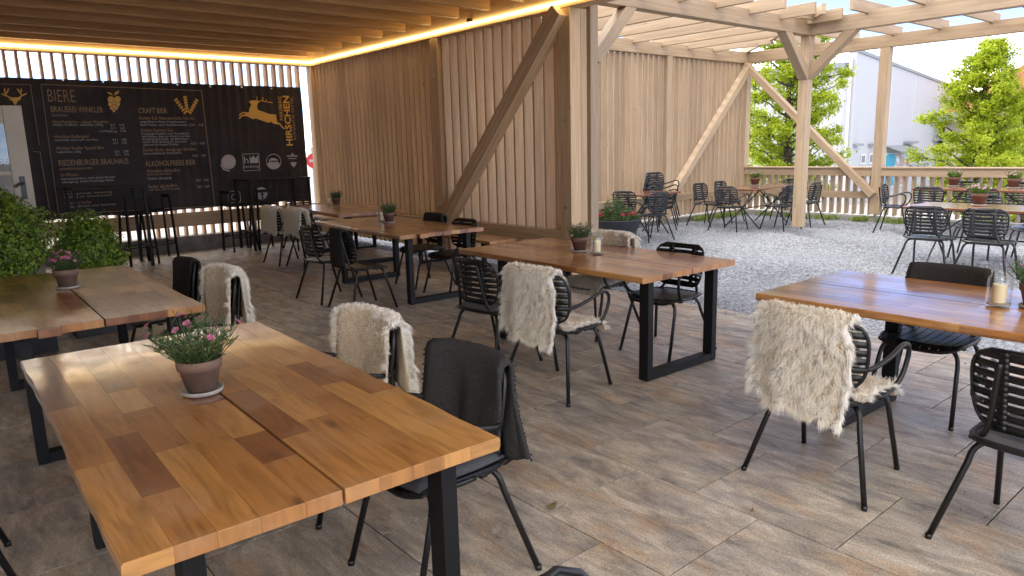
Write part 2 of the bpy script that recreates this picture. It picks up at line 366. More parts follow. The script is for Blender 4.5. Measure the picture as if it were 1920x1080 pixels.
# ------------------------------------------------------------------ mesh helpers
class MB:
    def __init__(s): s.v, s.f, s.uv, s.t = [], [], [], []
    def add(s, verts, faces, uvs, tone=None):
        o = len(s.v); s.v.extend(verts)
        for fc, u in zip(faces, uvs):
            s.f.append([o+i for i in fc]); s.uv.append(u); s.t.append(0.5 if tone is None else tone)
    def obox(s, c, ax, half, ch=0.0, seed=None, tone=None):
        """oriented box: ax = three unit axes, half = half sizes, ch = chamfer; u runs along ax[0]."""
        c = Vector(c); ax = [Vector(a) for a in ax]; h = half
        ru = rnd.uniform(0, 9) if seed is None else seed
        V, F = [], []
        if ch <= 0:
            for i in (-1, 1):
                for j in (-1, 1):
                    for k in (-1, 1): V.append((i*h[0], j*h[1], k*h[2]))
            F = [(0, 1, 3, 2), (4, 6, 7, 5), (0, 4, 5, 1), (2, 3, 7, 6), (0, 2, 6, 4), (1, 5, 7, 3)]
        else:
            idx = {}
            for i in (-1, 1):
                for j in (-1, 1):
                    for k in (-1, 1):
                        for a in range(3):
                            p = [i*(h[0]-ch), j*(h[1]-ch), k*(h[2]-ch)]
                            p[a] = (i, j, k)[a]*h[a]
                            idx[(i, j, k, a)] = len(V); V.append(tuple(p))
            def sgn(a, s_, b, t_, c_, r_):
                d = [0, 0, 0]; d[a] = s_; d[b] = t_; d[c_] = r_; return tuple(d)
            for a in range(3):
                b, c2 = (a+1) % 3, (a+2) % 3
                for s_ in (-1, 1):
                    q = [idx[(*sgn(a, s_, b, t_, c2, r_), a)] for t_, r_ in ((-1, -1), (1, -1), (1, 1), (-1, 1))]
                    F.append(tuple(q if s_ > 0 else q[::-1]))
                # edges parallel to axis a
                for t_ in (-1, 1):
                    for r_ in (-1, 1):
                        q = [idx[(*sgn(a, -1, b, t_, c2, r_), b)], idx[(*sgn(a, 1, b, t_, c2, r_), b)], idx[(*sgn(a, 1, b, t_, c2, r_), c2)], idx[(*sgn(a, -1, b, t_, c2, r_), c2)]]
                        F.append(tuple(q if t_*r_ > 0 else q[::-1]))
            for i in (-1, 1):
                for j in (-1, 1):
                    for k in (-1, 1):
                        q = [idx[(i, j, k, a)] for a in range(3)]
                        F.append(tuple(q if i*j*k > 0 else q[::-1]))
        W = [c + ax[0]*p[0] + ax[1]*p[1] + ax[2]*p[2] for p in V]
        U = []
        for fc in F:
            n = (Vector(V[fc[1]])-Vector(V[fc[0]])).cross(Vector(V[fc[2]])-Vector(V[fc[1]]))
            n = [abs(x) for x in n]; m = n.index(max(n))
            if m == 0: U.append([(ru + V[i][1], V[i][2]*0.3 + 3) for i in fc])
            elif m == 1: U.append([(ru + V[i][0], V[i][2] + 5) for i in fc])
            else: U.append([(ru + V[i][0], V[i][1]) for i in fc])
        s.add(W, F, U, tone)
        return s
    def box(s, lo, hi, ch=0.0, along=None, tone=None):
        lo = Vector(lo); hi = Vector(hi); c = (lo+hi)/2; h = (hi-lo)/2
        d = list(h); a = d.index(max(d)) if along is None else along
        E = [Vector((1, 0, 0)), Vector((0, 1, 0)), Vector((0, 0, 1))]
        b, c2 = (a+1) % 3, (a+2) % 3
        return s.obox(c, (E[a], E[b], E[c2]), (h[a], h[b], h[c2]), ch, tone=tone)
    def bar(s, p0, p1, w, h, up=(0, 0, 1), ch=0.0):
        p0, p1 = Vector(p0), Vector(p1); d = (p1-p0); L = d.length; d.normalize()
        up = Vector(up); sd = d.cross(up)
        if sd.length < 1e-4: sd = d.cross(Vector((1, 0, 0)))
        sd.normalize(); u = sd.cross(d).normalized()
        return s.obox((p0+p1)/2, (d, sd, u), (L/2, w/2, h/2), ch)
    def tube(s, pts, r, n=8, closed=False, cap=True):
        pts = [Vector(p) for p in pts]; m = len(pts)
        rr = r if isinstance(r, (list, tuple)) else [r]*m
        V, prev = [], None
        for i, p in enumerate(pts):
            if closed: t = pts[(i+1) % m]-pts[i-1]
            else: t = pts[min(i+1, m-1)]-pts[max(i-1, 0)]
            t.normalize()
            if prev is None:
                a = Vector((0, 0, 1)) if abs(t.z) < 0.9 else Vector((1, 0, 0))
                x = t.cross(a).normalized()
            else: x = (prev - t*prev.dot(t)).normalized()
            y = t.cross(x); prev = x
            for k in range(n):
                a = 2*math.pi*k/n
                V.append(p + (x*math.cos(a)+y*math.sin(a))*rr[i])
        F, U = [], []
        rng = range(m if closed else m-1)
        for i in rng:
            j = (i+1) % m
            for k in range(n):
                k2 = (k+1) % n
                F.append((i*n+k, i*n+k2, j*n+k2, j*n+k)); U.append([(i*.1, k*.02), (i*.1, k*.02+.02), (i*.1+.1, k*.02+.02), (i*.1+.1, k*.02)])
        if cap and not closed:
            F.append(tuple(range(n))[::-1]); U.append([(0, 0)]*n)
            F.append(tuple((m-1)*n+k for k in range(n))); U.append([(0, 0)]*n)
        s.add(V, F, U); return s
    def lathe(s, prof, n=24, c=(0, 0, 0), cap_bottom=True, cap_top=False):
        V, F, U = [], [], []
        for r, z in prof:
            for k in range(n):
                a = 2*math.pi*k/n
                V.append((c[0]+r*math.cos(a), c[1]+r*math.sin(a), c[2]+z))
        for i in range(len(prof)-1):
            for k in range(n):
                k2 = (k+1) % n
                F.append((i*n+k, i*n+k2, (i+1)*n+k2, (i+1)*n+k)); U.append([(0, 0), (.1, 0), (.1, .1), (0, .1)])
        if cap_bottom: F.append(tuple(range(n))[::-1]); U.append([(0, 0)]*n)
        if cap_top: F.append(tuple((len(prof)-1)*n+k for k in range(n))); U.append([(0, 0)]*n)
        s.add(V, F, U); return s
    def poly(s, pts, thick, nrm):
        """flat outline extruded by thick along nrm"""
        n = len(pts); nv = Vector(nrm)*thick
        V = [Vector(p) for p in pts] + [Vector(p)+nv for p in pts]
        F = [tuple(range(n))[::-1], tuple(range(n, 2*n))] + [(i, (i+1) % n, n+(i+1) % n, n+i) for i in range(n)]
        s.add(V, F, [[(0, 0)]*len(f) for f in F]); return s
    def mesh(s, name, smooth=False):
        me = bpy.data.meshes.new(name)
        me.from_pydata([tuple(v) for v in s.v], [], s.f)
        ul = me.uv_layers.new(name='UVMap')
        flat = [c for u in s.uv for p in u for c in p]
        ul.data.foreach_set('uv', flat)
        if any(t != 0.5 for t in s.t):
            at = me.attributes.new('tone', 'FLOAT', 'FACE'); at.data.foreach_set('value', s.t)
        if smooth: me.polygons.foreach_set('use_smooth', [True]*len(me.polygons))
        me.update(); return me

def link(name, me, mat, parent=None, smooth=None):
    if isinstance(me, MB): me = me.mesh(name, bool(smooth))
    if mat is not None and not me.materials: me.materials.append(M[mat] if isinstance(mat, str) else mat)
    o = bpy.data.objects.new(name, me); C.objects.link(o)
    if parent is not None: o.parent = parent
    return o
def thing(name, label, cat, loc=(0, 0, 0), rz=0.0, group=None):
    o = bpy.data.objects.new(name, None); C.objects.link(o)
    o.empty_display_size = 0.1
    o.location = loc; o.rotation_euler = (0, 0, rz); o['label'] = label; o['category'] = cat
    if group: o['group'] = group
    return o
def tag(o, label, cat, group=None):
    o['label'] = label; o['category'] = cat
    if group: o['group'] = group
    return o
def structure(o, label=None):
    o['kind'] = 'structure'
    if label: o['label'] = label
    return o
def bezier(pts, k=6):
    """Catmull-Rom through pts"""
    P = [Vector(p) for p in pts]; out = []
    for i in range(len(P)-1):
        a, b, c, d = P[max(i-1, 0)], P[i], P[i+1], P[min(i+2, len(P)-1)]
        for j in range(k):
            t = j/k
            out.append(0.5*((2*b)+(c-a)*t+(2*a-5*b+4*c-d)*t*t+(3*b-a-3*c+d)*t**3))
    out.append(P[-1]); return out

# ------------------------------------------------------------------ ground and terrain
def gcoords(core, far):
    c = [core[0]+(core[1]-core[0])*i/28 for i in range(29)]
    return sorted(set([core[0]-d for d in far] + c + [core[1]+d for d in far]))
far = (4, 9, 16, 28, 50, 90, 160, 300, 600)
gx, gy = gcoords((-6, 20), far), gcoords((-8, 18), far)
def gh(x, y):
    t = min(1, max(0, (x-15.3)/9)); t = t*t*(3-2*t)
    return -0.03 - 1.9*t
V = [(x, y, gh(x, y)) for y in gy for x in gx]
F = [(j*len(gx)+i, j*len(gx)+i+1, (j+1)*len(gx)+i+1, (j+1)*len(gx)+i) for j in range(len(gy)-1) for i in range(len(gx)-1)]
me = bpy.data.meshes.new('ground'); me.from_pydata(V, [], F); me.update()
structure(link('ground', me, 'asphalt'))

# gravel yard: a gently uneven sheet
V, F = [], []
nx, ny = 60, 84
for j in range(ny+1):
    for i in range(nx+1):
        x, y = 5.98 + (15.0-5.98)*i/nx, -3.2 + (13.6+3.2)*j/ny
        V.append((x, y, -0.014 + 0.006*math.sin(x*2.1+y*0.7)*math.sin(y*1.7-x*0.4)))
for j in range(ny):
    for i in range(nx): F.append((j*(nx+1)+i, j*(nx+1)+i+1, (j+1)*(nx+1)+i+1, (j+1)*(nx+1)+i))
me = bpy.data.meshes.new('gravel_yard'); me.from_pydata(V, [], F); me.update()
structure(link('gravel_yard', me, 'gravel'))
# loose stones on it
g = MB(); rs = random.Random(3)
def stone(mb, x, y, z, s, rs):
    a = rs.uniform(0, 6.28); ca, sa = math.cos(a)*s, math.sin(a)*s
    h = s*rs.uniform(0.5, 0.9); k = rs.uniform(0.6, 1.0)
    v = [(x+ca, y+sa, z), (x-sa*k, y+ca*k, z+h*.1), (x-ca*rs.uniform(.7, 1), y-sa, z), (x+sa*k, y-ca*k, z+h*.15), (x+rs.uniform(-.3, .3)*s, y+rs.uniform(-.3, .3)*s, z+h)]
    mb.add(v, [(0, 1, 4), (1, 2, 4), (2, 3, 4), (3, 0, 4)], [[(0, 0)]*3]*4, rs.random())
for _ in range(42000):
    while True:
        x = 6.02 + 8.6*rs.random()**1.35; y = rs.uniform(0.8, 9.0)
        if x > 0.72*y: break
    stone(g, x, y, -0.016, rs.uniform(0.008, 0.02), rs)
for _ in range(3500):
    stone(g, rs.uniform(6.02, 6.6), rs.uniform(6.2, 13), -0.016, rs.uniform(0.008, 0.02), rs)
for _ in range(260):
    stone(g, 5.99-abs(rs.gauss(0, 0.16)), rs.uniform(0.8, 6.4), 0.0, rs.uniform(0.006, 0.014), rs)
o = link('gravel', g, 'stone'); o['kind'] = 'stuff'; o['label'] = 'loose grey gravel stones covering the open yard'

# patio slab and its tiles (running bond, 0.635 x 0.67 m)
TX, TY = 0.635, 0.67
slab = structure(link('patio_floor', MB().box((-1.8, -3.2, -0.2), (5.99, 12.94, -0.012)), 'slab'))
tile_cache = {}
def tile(x0, x1, y0, y1):
    gpp = 0.0036
    w, d = x1-x0-2*gpp, y1-y0-2*gpp
    k = (round(w, 3), round(d, 3))
    if k not in tile_cache:
        me = MB().box((-w/2, -d/2, -0.03), (w/2, d/2, 0), 0.0008, along=1).mesh('tile'); me.materials.append(M['tile']); tile_cache[k] = me
    t = link('tile', tile_cache[k], None, slab)
    t.location = ((x0+x1)/2, (y0+y1)/2, rnd.uniform(-0.0012, 0.0))
    t.rotation_euler = (rnd.uniform(-.0006, .0006), rnd.uniform(-.0006, .0006), 0)
k = -6
while True:
    x0 = 2.64 + TX*k; x1 = min(x0+TX, 5.985)
    if x0 > 5.9: break
    y = (1.18 if k % 2 == 0 else 1.515) - TY*(7 if x0 > 0 else 5)
    while y < 12.9:
        y1 = min(y+TY, 12.925)
        if y1 - y > 0.03 and y1 > -1.6: tile(x0, x1, y, y1)
        y += TY
    k += 1

# ------------------------------------------------------------------ pavilion: slatted side wall
FIN_T, FIN_D = 0.035, 0.155
CH = 0.004
def part(name, mb, mat, parent, label=None):
    o = link(name, mb, mat, parent)
    if label: o['label'] = label
    return o
fin_cache = {}
def fin(parent, x, y, z0, z1, axis, mat='spruce'):
    """vertical fin; axis 'y' = wall runs along Y (fin depth along X), 'x' = wall runs along X"""
    k = (axis, round(z1-z0, 3), mat)
    if k not in fin_cache:
        h = z1-z0
        if axis == 'y': mb = MB().box((0, 0, 0), (FIN_D, FIN_T, h), 0.003, along=2)
        else: mb = MB().box((0, 0, 0), (FIN_T, FIN_D, h), 0.003, along=2)
        me = mb.mesh('slat'); me.materials.append(M[mat]); fin_cache[k] = me
    o = link('slat', fin_cache[k], None, parent)
    o.location = (x, y, z0); o.rotation_euler = (0, 0, rnd.uniform(-.012, .012))
    return o
sw = thing('slatted_side_wall', 'tall spruce wall of upright slats with diagonal brace beside the patio tables', 'wall', (6.2, 9.5, 0))
def P(o, p):          # world -> local of an unrotated Empty
    return (p[0]-o.location[0], p[1]-o.location[1], p[2]-o.location[2])
def wbox(name, root, lo, hi, mat='spruce', ch=CH, along=None, label=None):
    return part(name, MB().box(P(root, lo), P(root, hi), ch, along), mat, root, label)
XI = 6.2
wbox('post', sw, (XI, 12.955, 0.02), (XI+0.19, 13.14, 3.168))
wbox('post', sw, (XI, 8.865, 0.02), (XI+0.175, 9.045, 3.168))
wbox('post', sw, (XI, 6.185, 0.02), (XI+0.178, 6.372, 3.168))
wbox('post', sw, (XI+0.182, 6.188, 0.02), (XI+0.285, 6.37, 3.168))
wbox('top_beam', sw, (XI-0.003, 0.45, 3.17), (XI+0.2, 13.16, 3.52))
wbox('post', sw, (XI, 0.8, 0.02), (XI+0.18, 0.98, 3.168))
for a, b in ((9.048, 12.952), (6.375, 8.862)):
    wbox('sill_beam', sw, (XI+0.004, a, 0.36), (XI+0.17, b, 0.572))
for i in range(-1, 26):
    y = 12.71 - 0.1428*i
    if y > 9.05:
        fin(sw, 0.055+rnd.uniform(-.002, .002), y-9.5, 0.574, 3.169, 'y')
        fin(sw, 0.055, y-9.5, 0.09, 0.358, 'y')
for i in range(-1, 12):
    y = 8.62 - 0.194*i
    fin(sw, 0.055+rnd.uniform(-.003, .003), y-9.5, 0.574, 3.169, 'y')
    fin(sw, 0.055, y-9.5, 0.09, 0.358, 'y')
br = MB().bar(P(sw, (XI-0.035, 8.80, 0.50)), P(sw, (XI-0.035, 6.30, 3.14)), 0.19, 0.17, (1, 0, 0), CH)
part('brace', br, 'spruce', sw)
def bolt(root, p, n):
    mb = MB().tube([Vector(p), Vector(p)+Vector(n)*0.012], 0.016, 8); mb.tube([Vector(p), Vector(p)+Vector(n)*0.028], 0.008, 6)
    part('bolt', mb, 'bolt', root)
for y, zz in ((6.28, 2.75), (6.28, 1.9), (6.28, 0.86), (8.96, 2.65), (8.96, 1.7), (8.96, 0.75)):
    bolt(sw, P(sw, (XI, y, zz)), (-1, 0, 0))
bolt(sw, P(sw, (XI+0.1, 8.865, 2.65)), (0, -1, 0)); bolt(sw, P(sw, (XI+0.1, 8.865, 1.7)), (0, -1, 0))

# ------------------------------------------------------------------ pavilion: slatted end wall behind the banner
YB = 12.955
ew = thing('slatted_end_wall', 'spruce slat wall with sky between its slats behind the dark beer banner', 'wall', (2.5, 13.0, 0))
wbox('kerb', ew, (-1.8, 12.945, -0.1), (6.19, 13.25, 0.255), 'concrete', 0.01)
wbox('rail', ew, (-1.8, YB+0.005, 0.42), (6.196, YB+0.085, 0.655))
wbox('top_beam', ew, (-1.8, YB-0.003, 3.17), (6.196, YB+0.19, 3.52))
i = 0
while 1.64+0.15*i < 6.1:
    fin(ew, 1.64+0.15*i-2.5, 0.05+rnd.uniform(-.002, .002), 0.257, 3.169, 'x'); i += 1
for i in range(1, 21): fin(ew, 1.64-0.15*i-2.5, 0.05, 0.257, 3.169, 'x')

# ------------------------------------------------------------------ pavilion roof: rafters, deck, lit strip
rf = thing('pavilion_roof', 'wooden pavilion roof with closely set rafters above the patio', 'roof', (2.4, 5, 3.3))
for i in range(-10, 9):
    y = 7.433 + 0.6585*i
    wbox('rafter', rf, (-1.6, y, 3.305), (6.045, y+0.075, 3.545), 'rafter', 0.003)
wbox('roof_deck', rf, (-1.9, 0.45, 3.548), (6.62, 13.45, 3.60), 'deck', 0.004, along=0)  # unseen near end cut short so more daylight reaches the patio
wbox('fascia', rf, (6.56, 0.45, 3.40), (6.60, 13.45, 3.546))
lt = thing('light_strip', 'glowing warm light strip running along the pavilion beams below the rafters', 'light', (6.18, 12.93, 3.24))
part('strip_segment', MB().box(P(lt, (6.172, 0.62, 3.222)), P(lt, (6.194, 12.93, 3.246))), 'led', lt)
part('strip_segment', MB().box(P(lt, (-1.7, 12.93, 3.222)), P(lt, (6.17, 12.95, 3.246))), 'led', lt)
part('clip', MB().box(P(lt, (6.14, 8.0, 3.252)), P(lt, (6.194, 8.06, 3.30)), 0.004), 'black', lt)
hw = link('added_house_wall', MB().box((-2.1, 0.4, -0.1), (-1.82, 13.4, 3.54), 0.005), 'plaster')  # added out of view to hold back light from the left
tag(hw, 'unseen plastered house wall, added to keep the left of the patio dark', 'wall')

# ------------------------------------------------------------------ pergola
pg = thing('pergola', 'open spruce pergola with rafters around two sides of the gravel yard', 'pergola', (11.8, 6.26, 0))
def pbox(name, lo, hi, mat='spruce_out', along=None): return wbox(name, pg, lo, hi, mat, CH, along)
pbox('post', (6.545, 6.185, 0.02), (6.68, 6.345, 3.268))
pbox('post', (11.72, 6.185, 0.13), (11.885, 6.345, 3.268))
part('post_foot', MB().tube([P(pg, (11.80, 6.265, -0.02)), P(pg, (11.80, 6.265, 0.132))], 0.025, 10), 'post_steel', pg)
pbox('beam', (6.50, 6.182, 3.27), (11.715, 6.348, 3.50))
pbox('beam', (11.717, -2.0, 3.27), (11.888, 6.35, 3.502))
pbox('post', (11.72, 0.1, 0.0), (11.885, 0.26, 3.268))
pbox('beam', (6.42, 9.10, 3.27), (14.598, 9.26, 3.50))
pbox('beam', (14.60, -2.0, 3.27), (14.77, 9.262, 3.502))
pbox('post', (14.602, 9.10, 0.10), (14.768, 9.258, 3.268))
pbox('post', (14.602, 6.12, 0.12), (14.768, 6.30, 3.268))
part('post_foot', MB().tube([P(pg, (14.685, 6.21, -0.02)), P(pg, (14.685, 6.21, 0.122))], 0.025, 10), 'post_steel', pg)
pbox('post', (14.602, 3.2, 0.12), (14.768, 3.38, 3.268))
pbox('post', (11.80, 9.10, 0.10), (11.965, 9.258, 3.268))
pbox('post', (6.50, 9.10, 0.10), (6.66, 9.258, 3.268))
def knee(p0, p1, up): part('knee_brace', MB().bar(P(pg, p0), P(pg, p1), 0.15, 0.155, up, CH), 'spruce_out', pg)
knee((11.76, 6.266, 2.63), (11.02, 6.266, 3.32), (0, 1, 0))
knee((11.802, 6.22, 2.63), (11.802, 5.48, 3.32), (1, 0, 0))
knee((6.66, 6.266, 2.62), (7.34, 6.266, 3.31), (0, 1, 0))
def brace(p0, p1, up): part('brace', MB().bar(P(pg, p0), P(pg, p1), 0.13, 0.15, up, CH), 'spruce_out', pg)
brace((11.93, 9.055, 0.55), (14.60, 9.055, 3.22), (0, 1, 0))
brace((14.555, 9.13, 3.24), (14.555, 6.22, 0.50), (1, 0, 0))
# rafters of the arm along the slatted back wall, then of the arm along the fence
i = 0
for i in range(-2, 6):
    x = 8.24 + 0.845*i
    pbox('rafter', (x-0.03, 5.62, 3.425), (x+0.03, 9.33, 3.60), along=1)
for i in range(-8, 2):
    y = 5.28 + 0.80*i
    pbox('rafter', (11.18, y-0.03, 3.47), (14.95, y+0.03, 3.645), along=0)
part('hip_rafter', MB().bar(P(pg, (11.30, 5.76, 3.575)), P(pg, (14.9, 9.42, 3.575)), 0.07, 0.16, (0, 0, 1), CH), 'spruce_out', pg)
for (x, y0) in ((12.47, 6.95), (13.31, 7.78)): pbox('rafter', (x-0.03, y0, 3.427), (x+0.03, 9.33, 3.60), along=1)
for (y, x0) in ((6.88, 12.43), (7.68, 13.22)): pbox('rafter', (x0, y-0.03, 3.472), (14.95, y+0.03, 3.645), along=0)

# slatted back wall of the pergola
bw = thing('slatted_back_wall', 'spruce slat wall with diagonal brace closing the back of the gravel yard', 'wall', (10.6, 9.2, 0))
x = 6.74
while x < 14.55:
    if not (11.77 < x < 11.97): fin(bw, x-10.6, -0.045, 0.12, 3.268, 'x', 'spruce_out')
    x += 0.161
for a, b in ((6.68, 11.795), (11.97, 14.598)): wbox('rail', bw, (a, 9.096, 0.44), (b, 9.154, 0.565), 'spruce_out')
wbox('kerb', bw, (6.5, 9.13, -0.08), (14.9, 9.30, 0.085), 'concrete', 0.008)
# fence along the yard
fe = thing('slat_fence', 'low spruce fence with upright slats and flat top rail beside the gravel yard', 'fence', (14.7, 4.0, 0))
wbox('top_rail', fe, (14.605, 6.302, 0.865), (14.68, 9.098, 1.012), 'spruce_out'); wbox('top_rail', fe, (14.605, -2.0, 0.865), (14.68, 6.118, 1.012), 'spruce_out')
wbox('rail_cap', fe, (14.575, 6.304, 1.014), (14.80, 9.098, 1.042), 'spruce_out'); wbox('rail_cap', fe, (14.575, -2.0, 1.014), (14.80, 6.116, 1.042), 'spruce_out')
wbox('mid_rail', fe, (14.605, 6.302, 0.425), (14.675, 9.098, 0.56), 'spruce_out')
y = 9.0
while y > -2:
    fin(fe, -0.018, y-4.0, 0.10, 1.012, 'y', 'spruce_out'); y -= 0.157
wbox('kerb', fe, (14.66, -2.2, -0.1), (14.95, 9.4, 0.07), 'asphalt', 0.01)

# ------------------------------------------------------------------ the banner
ban = thing('beer_menu_banner', 'large dark vinyl beer menu banner with golden leaping stag hung on slats', 'banner', (2.9, 12.88, 0.7))
BY = 12.885
def rip(x, z): return 0.0145*math.sin(x*2*math.pi/0.15+0.6) * (0.55+0.45*math.sin(x*1.3+z*0.9)) + 0.012*math.sin(x*1.1+z*2.3) + 0.006*math.sin((x+z)*5.1)
V, F = [], []
bx0, bx1, bz0, bz1 = -0.35, 5.955, 0.70, 2.775
NX, NZ = 330, 26
for j in range(NZ+1):
    for i in range(NX+1):
        x = bx0+(bx1-bx0)*i/NX; t = j/NZ
        zb = bz0+0.045*(x-1.5)/4.4 - 0.012*abs(math.sin(x*math.pi/0.62))
        z = zb+(bz1+0.006*abs(math.sin(x*math.pi/0.62))-zb)*t
        V.append((x-2.9, BY+0.012+rip(x, z)-12.88, z-0.7))
n1 = len(V)
V += [(a, b+0.0025, c) for a, b, c in V]
for j in range(NZ):
    for i in range(NX):
        a = j*(NX+1)+i; q = (a, a+1, a+NX+2, a+NX+1)
        F.append(q); F.append(tuple(n1+k for k in q[::-1]))
me = bpy.data.meshes.new('sheet'); me.from_pydata(V, [], F); me.polygons.foreach_set('use_smooth', [True]*len(F)); me.update()
link('sheet', me, 'banner', ban)
PRINT_Y = BY-0.026
def bpt(px, py): p = onY(px, py, PRINT_Y); return (p[0]-2.9, PRINT_Y-12.88, p[2]-0.7)
def lettering(txt, px, py, hpx, mat, wpx=None, sx=1.0, vertical=False, bold=0.0, mirror=1):
    """text whose lower-left corner lies at the pixel (px, py); hpx = capital height in pixels"""
    p = Vector(bpt(px, py)); q = Vector(bpt(px, py-hpx))
    cu = bpy.data.curves.new('lettering', 'FONT'); cu.body = txt
    h = abs(q.z-p.z) if not vertical else abs(Vector(bpt(px+hpx, py)).x-p.x)
    cu.size = h/0.69; cu.offset = bold; cu.resolution_u = 2
    cu.materials.append(M[mat])
    o = bpy.data.objects.new('lettering', cu); C.objects.link(o); o.parent = ban
    o.location = p
    bpy.context.view_layer.update()
    w = o.dimensions.x
    s = sx
    if wpx:
        tgt = (Vector(bpt(px+wpx, py)).x-p.x) if not vertical else abs(Vector(bpt(px, py-wpx)).z-p.z)
        s = tgt/max(w, 1e-5)
    me = bpy.data.meshes.new_from_object(o)
    me.name = 'lettering'
    bpy.data.objects.remove(o); bpy.data.curves.remove(cu)
    me.materials.clear(); me.materials.append(M[mat])
    o = bpy.data.objects.new('lettering', me); C.objects.link(o); o.parent = ban; o.location = p
    o.scale = (s, 1, 1)
    o.rotation_euler = (R(90), 0, 0) if not vertical else (R(90), R(-90), 0)
    return o
def outline(name, pts, mat, w=None):
    P_ = [Vector(bpt(*p)) for p in pts]
    mb = MB()
    if w:
        for a, b in zip(P_, P_[1:]): mb.bar(a, b, 0.002, w, (0, 0, 1) if abs((b-a).x) > abs((b-a).z) else (1, 0, 0))
    else: mb.poly(P_, 0.002, (0, -1, 0))
    return part(name, mb, mat, ban)
def disc(name, cx, cy, rx, ry, mat, n=28, dy=0.0):
    P_ = [Vector(bpt(cx+rx*math.cos(2*math.pi*i/n), cy+ry*math.sin(2*math.pi*i/n)))+Vector((0, -dy, 0)) for i in range(n)]
    return part(name, MB().poly(P_[::-1], 0.002, (0, -1, 0)), mat, ban)
def ring(name, cx, cy, rx, ry, w, mat, n=28):
    P_ = [Vector(bpt(cx+rx*math.cos(2*math.pi*i/n), cy+ry*math.sin(2*math.pi*i/n)))+Vector((0, -0.003, 0)) for i in range(n)]
    return part(name, MB().tube(P_, w, 5, closed=True), mat, ban)
# printed frames
outline('frame_line', [(77, 158), (378, 170), (403, 386), (110, 402)], 'ink_tan', 0.008)
outline('frame_line', [(77, 158), (92, 270), (110, 402)], 'ink_tan', 0.006)
outline('frame_line', [(0, 157), (57, 159), (74, 272)], 'ink_tan', 0.006)
outline('frame_line', [(62, 284), (75, 285), (95, 405)], 'ink_tan', 0.006)
# headings
lettering('BIERE', 89, 191, 24, 'ink_tan', 51, bold=-0.004)
lettering('BRAUEREI WINKLER', 95, 210, 11, 'ink_tan', 98)
lettering('Stammhaus', 97, 218, 5, 'ink_copper', 30)
lettering('Hirschenbräu - unser Hausbier', 98, 231, 6, 'ink_copper', 106)
lettering('Helles Vollbier, feinherb, süffig', 99, 236, 4, 'ink_white', 94)
lettering('0,3 l    2,60', 207, 236, 4, 'ink_white', 26)
lettering('0,5 l    3,60', 208, 242, 4, 'ink_white', 26)
lettering('1,0 Maßkrug   7,00', 186, 248, 4, 'ink_white', 49)
lettering('Hirschen Kellergold', 102, 259, 6, 'ink_copper', 64)
lettering('naturtrüb, wie frisch vom Fass', 103, 264.5, 4, 'ink_white', 80)
lettering('0,3 l    2,80', 211, 264, 4, 'ink_white', 26)
lettering('0,5 l    3,70', 212, 270, 4, 'ink_white', 26)
lettering('Winkler Kupfer Spezial Bier', 105, 281, 6, 'ink_copper', 91)
lettering('kupferfarben, malzig', 107, 287, 4, 'ink_white', 45)
lettering('0,3 l    2,80', 215, 286, 4, 'ink_white', 26)
lettering('0,5 l    3,70', 216, 292, 4, 'ink_white', 26)
lettering('RIEDENBURGER BRAUHAUS', 110, 311, 11, 'ink_tan', 131)
lettering('aus kontrolliert biologischem Anbau', 112, 319, 5, 'ink_copper', 62)
lettering('Ur-Weizen', 113, 331, 6, 'ink_copper', 34)
lettering('bernsteinfarben, nach altem Rezept', 115, 337.5, 4, 'ink_white', 101)
lettering('obergärig, leicht fruchtige Note', 116, 343.5, 4, 'ink_white', 98)
lettering('Historisches Emmerbier', 118, 360, 6, 'ink_copper', 78)
lettering('aus Urgetreide, feinwürzig', 119, 366, 4, 'ink_white', 92)
lettering('kräftig im Geschmack', 120, 372, 4, 'ink_white', 90)
lettering('Weizen leicht', 122, 384, 6, 'ink_copper', 50)
lettering('weniger Alkohol, voller Geschmack', 124, 390, 4, 'ink_white', 95)
lettering('CRAFT BIER', 260, 212, 10, 'ink_tan', 53)
lettering('Dolden Sud, Naturland India Pale Ale', 261, 224, 6, 'ink_copper', 103)
lettering('ungefiltert, feine Hopfennote', 262, 230, 4, 'ink_white', 86)
lettering('fünf Malze und Hopfensorten', 263, 236, 4, 'ink_white', 88)
lettering('0,33 l    4,20', 355, 236, 4, 'ink_white', 26)
lettering('Golden Summer Sud', 264, 247, 6, 'ink_copper', 60)
for k_, (tx, wd) in enumerate((('fruchtige Noten von Grapefruit', 90), ('und Mango, dazu ein Hauch von Heu', 90), ('kräftig gehopft, goldfarben', 86), ('leicht und spritzig im Antrunk', 82), ('gebraut mit besten Dolden', 66))):
    lettering(tx, 265+k_*1.0, 252.5+5.2*k_, 3.8, 'ink_white', wd)
lettering('0,33 l    4,20', 358, 271, 4, 'ink_white', 25)
lettering('Dolden Bock, obergäriges Starkbier', 268, 284, 6, 'ink_copper', 101)
lettering('bernsteinfarbener Weizenbock', 269, 290, 4, 'ink_white', 72)
lettering('0,33 l    4,50', 361, 294, 4, 'ink_white', 25)
lettering('ALKOHOLFREIES BIER', 273, 312, 10, 'ink_tan', 94)
lettering('Weissbier alkoholfrei', 275, 324, 6, 'ink_copper', 63)
lettering('isotonisch, erfrischend', 276, 329, 4, 'ink_copper', 45)
lettering('Dinkel, obergärig', 277, 337, 4, 'ink_white', 44)
lettering('0,5 l   3,60', 368, 340, 4, 'ink_white', 23)
lettering('Radler alkoholfrei', 278, 353, 6, 'ink_copper', 54)
lettering('halb Bier, halb Limonade', 279, 358, 4, 'ink_copper', 58)
lettering('0,5 l   3,60', 370, 352, 4, 'ink_white', 23)
lettering('SPEISEN', -34, 309, 13, 'ink_tan', 62)
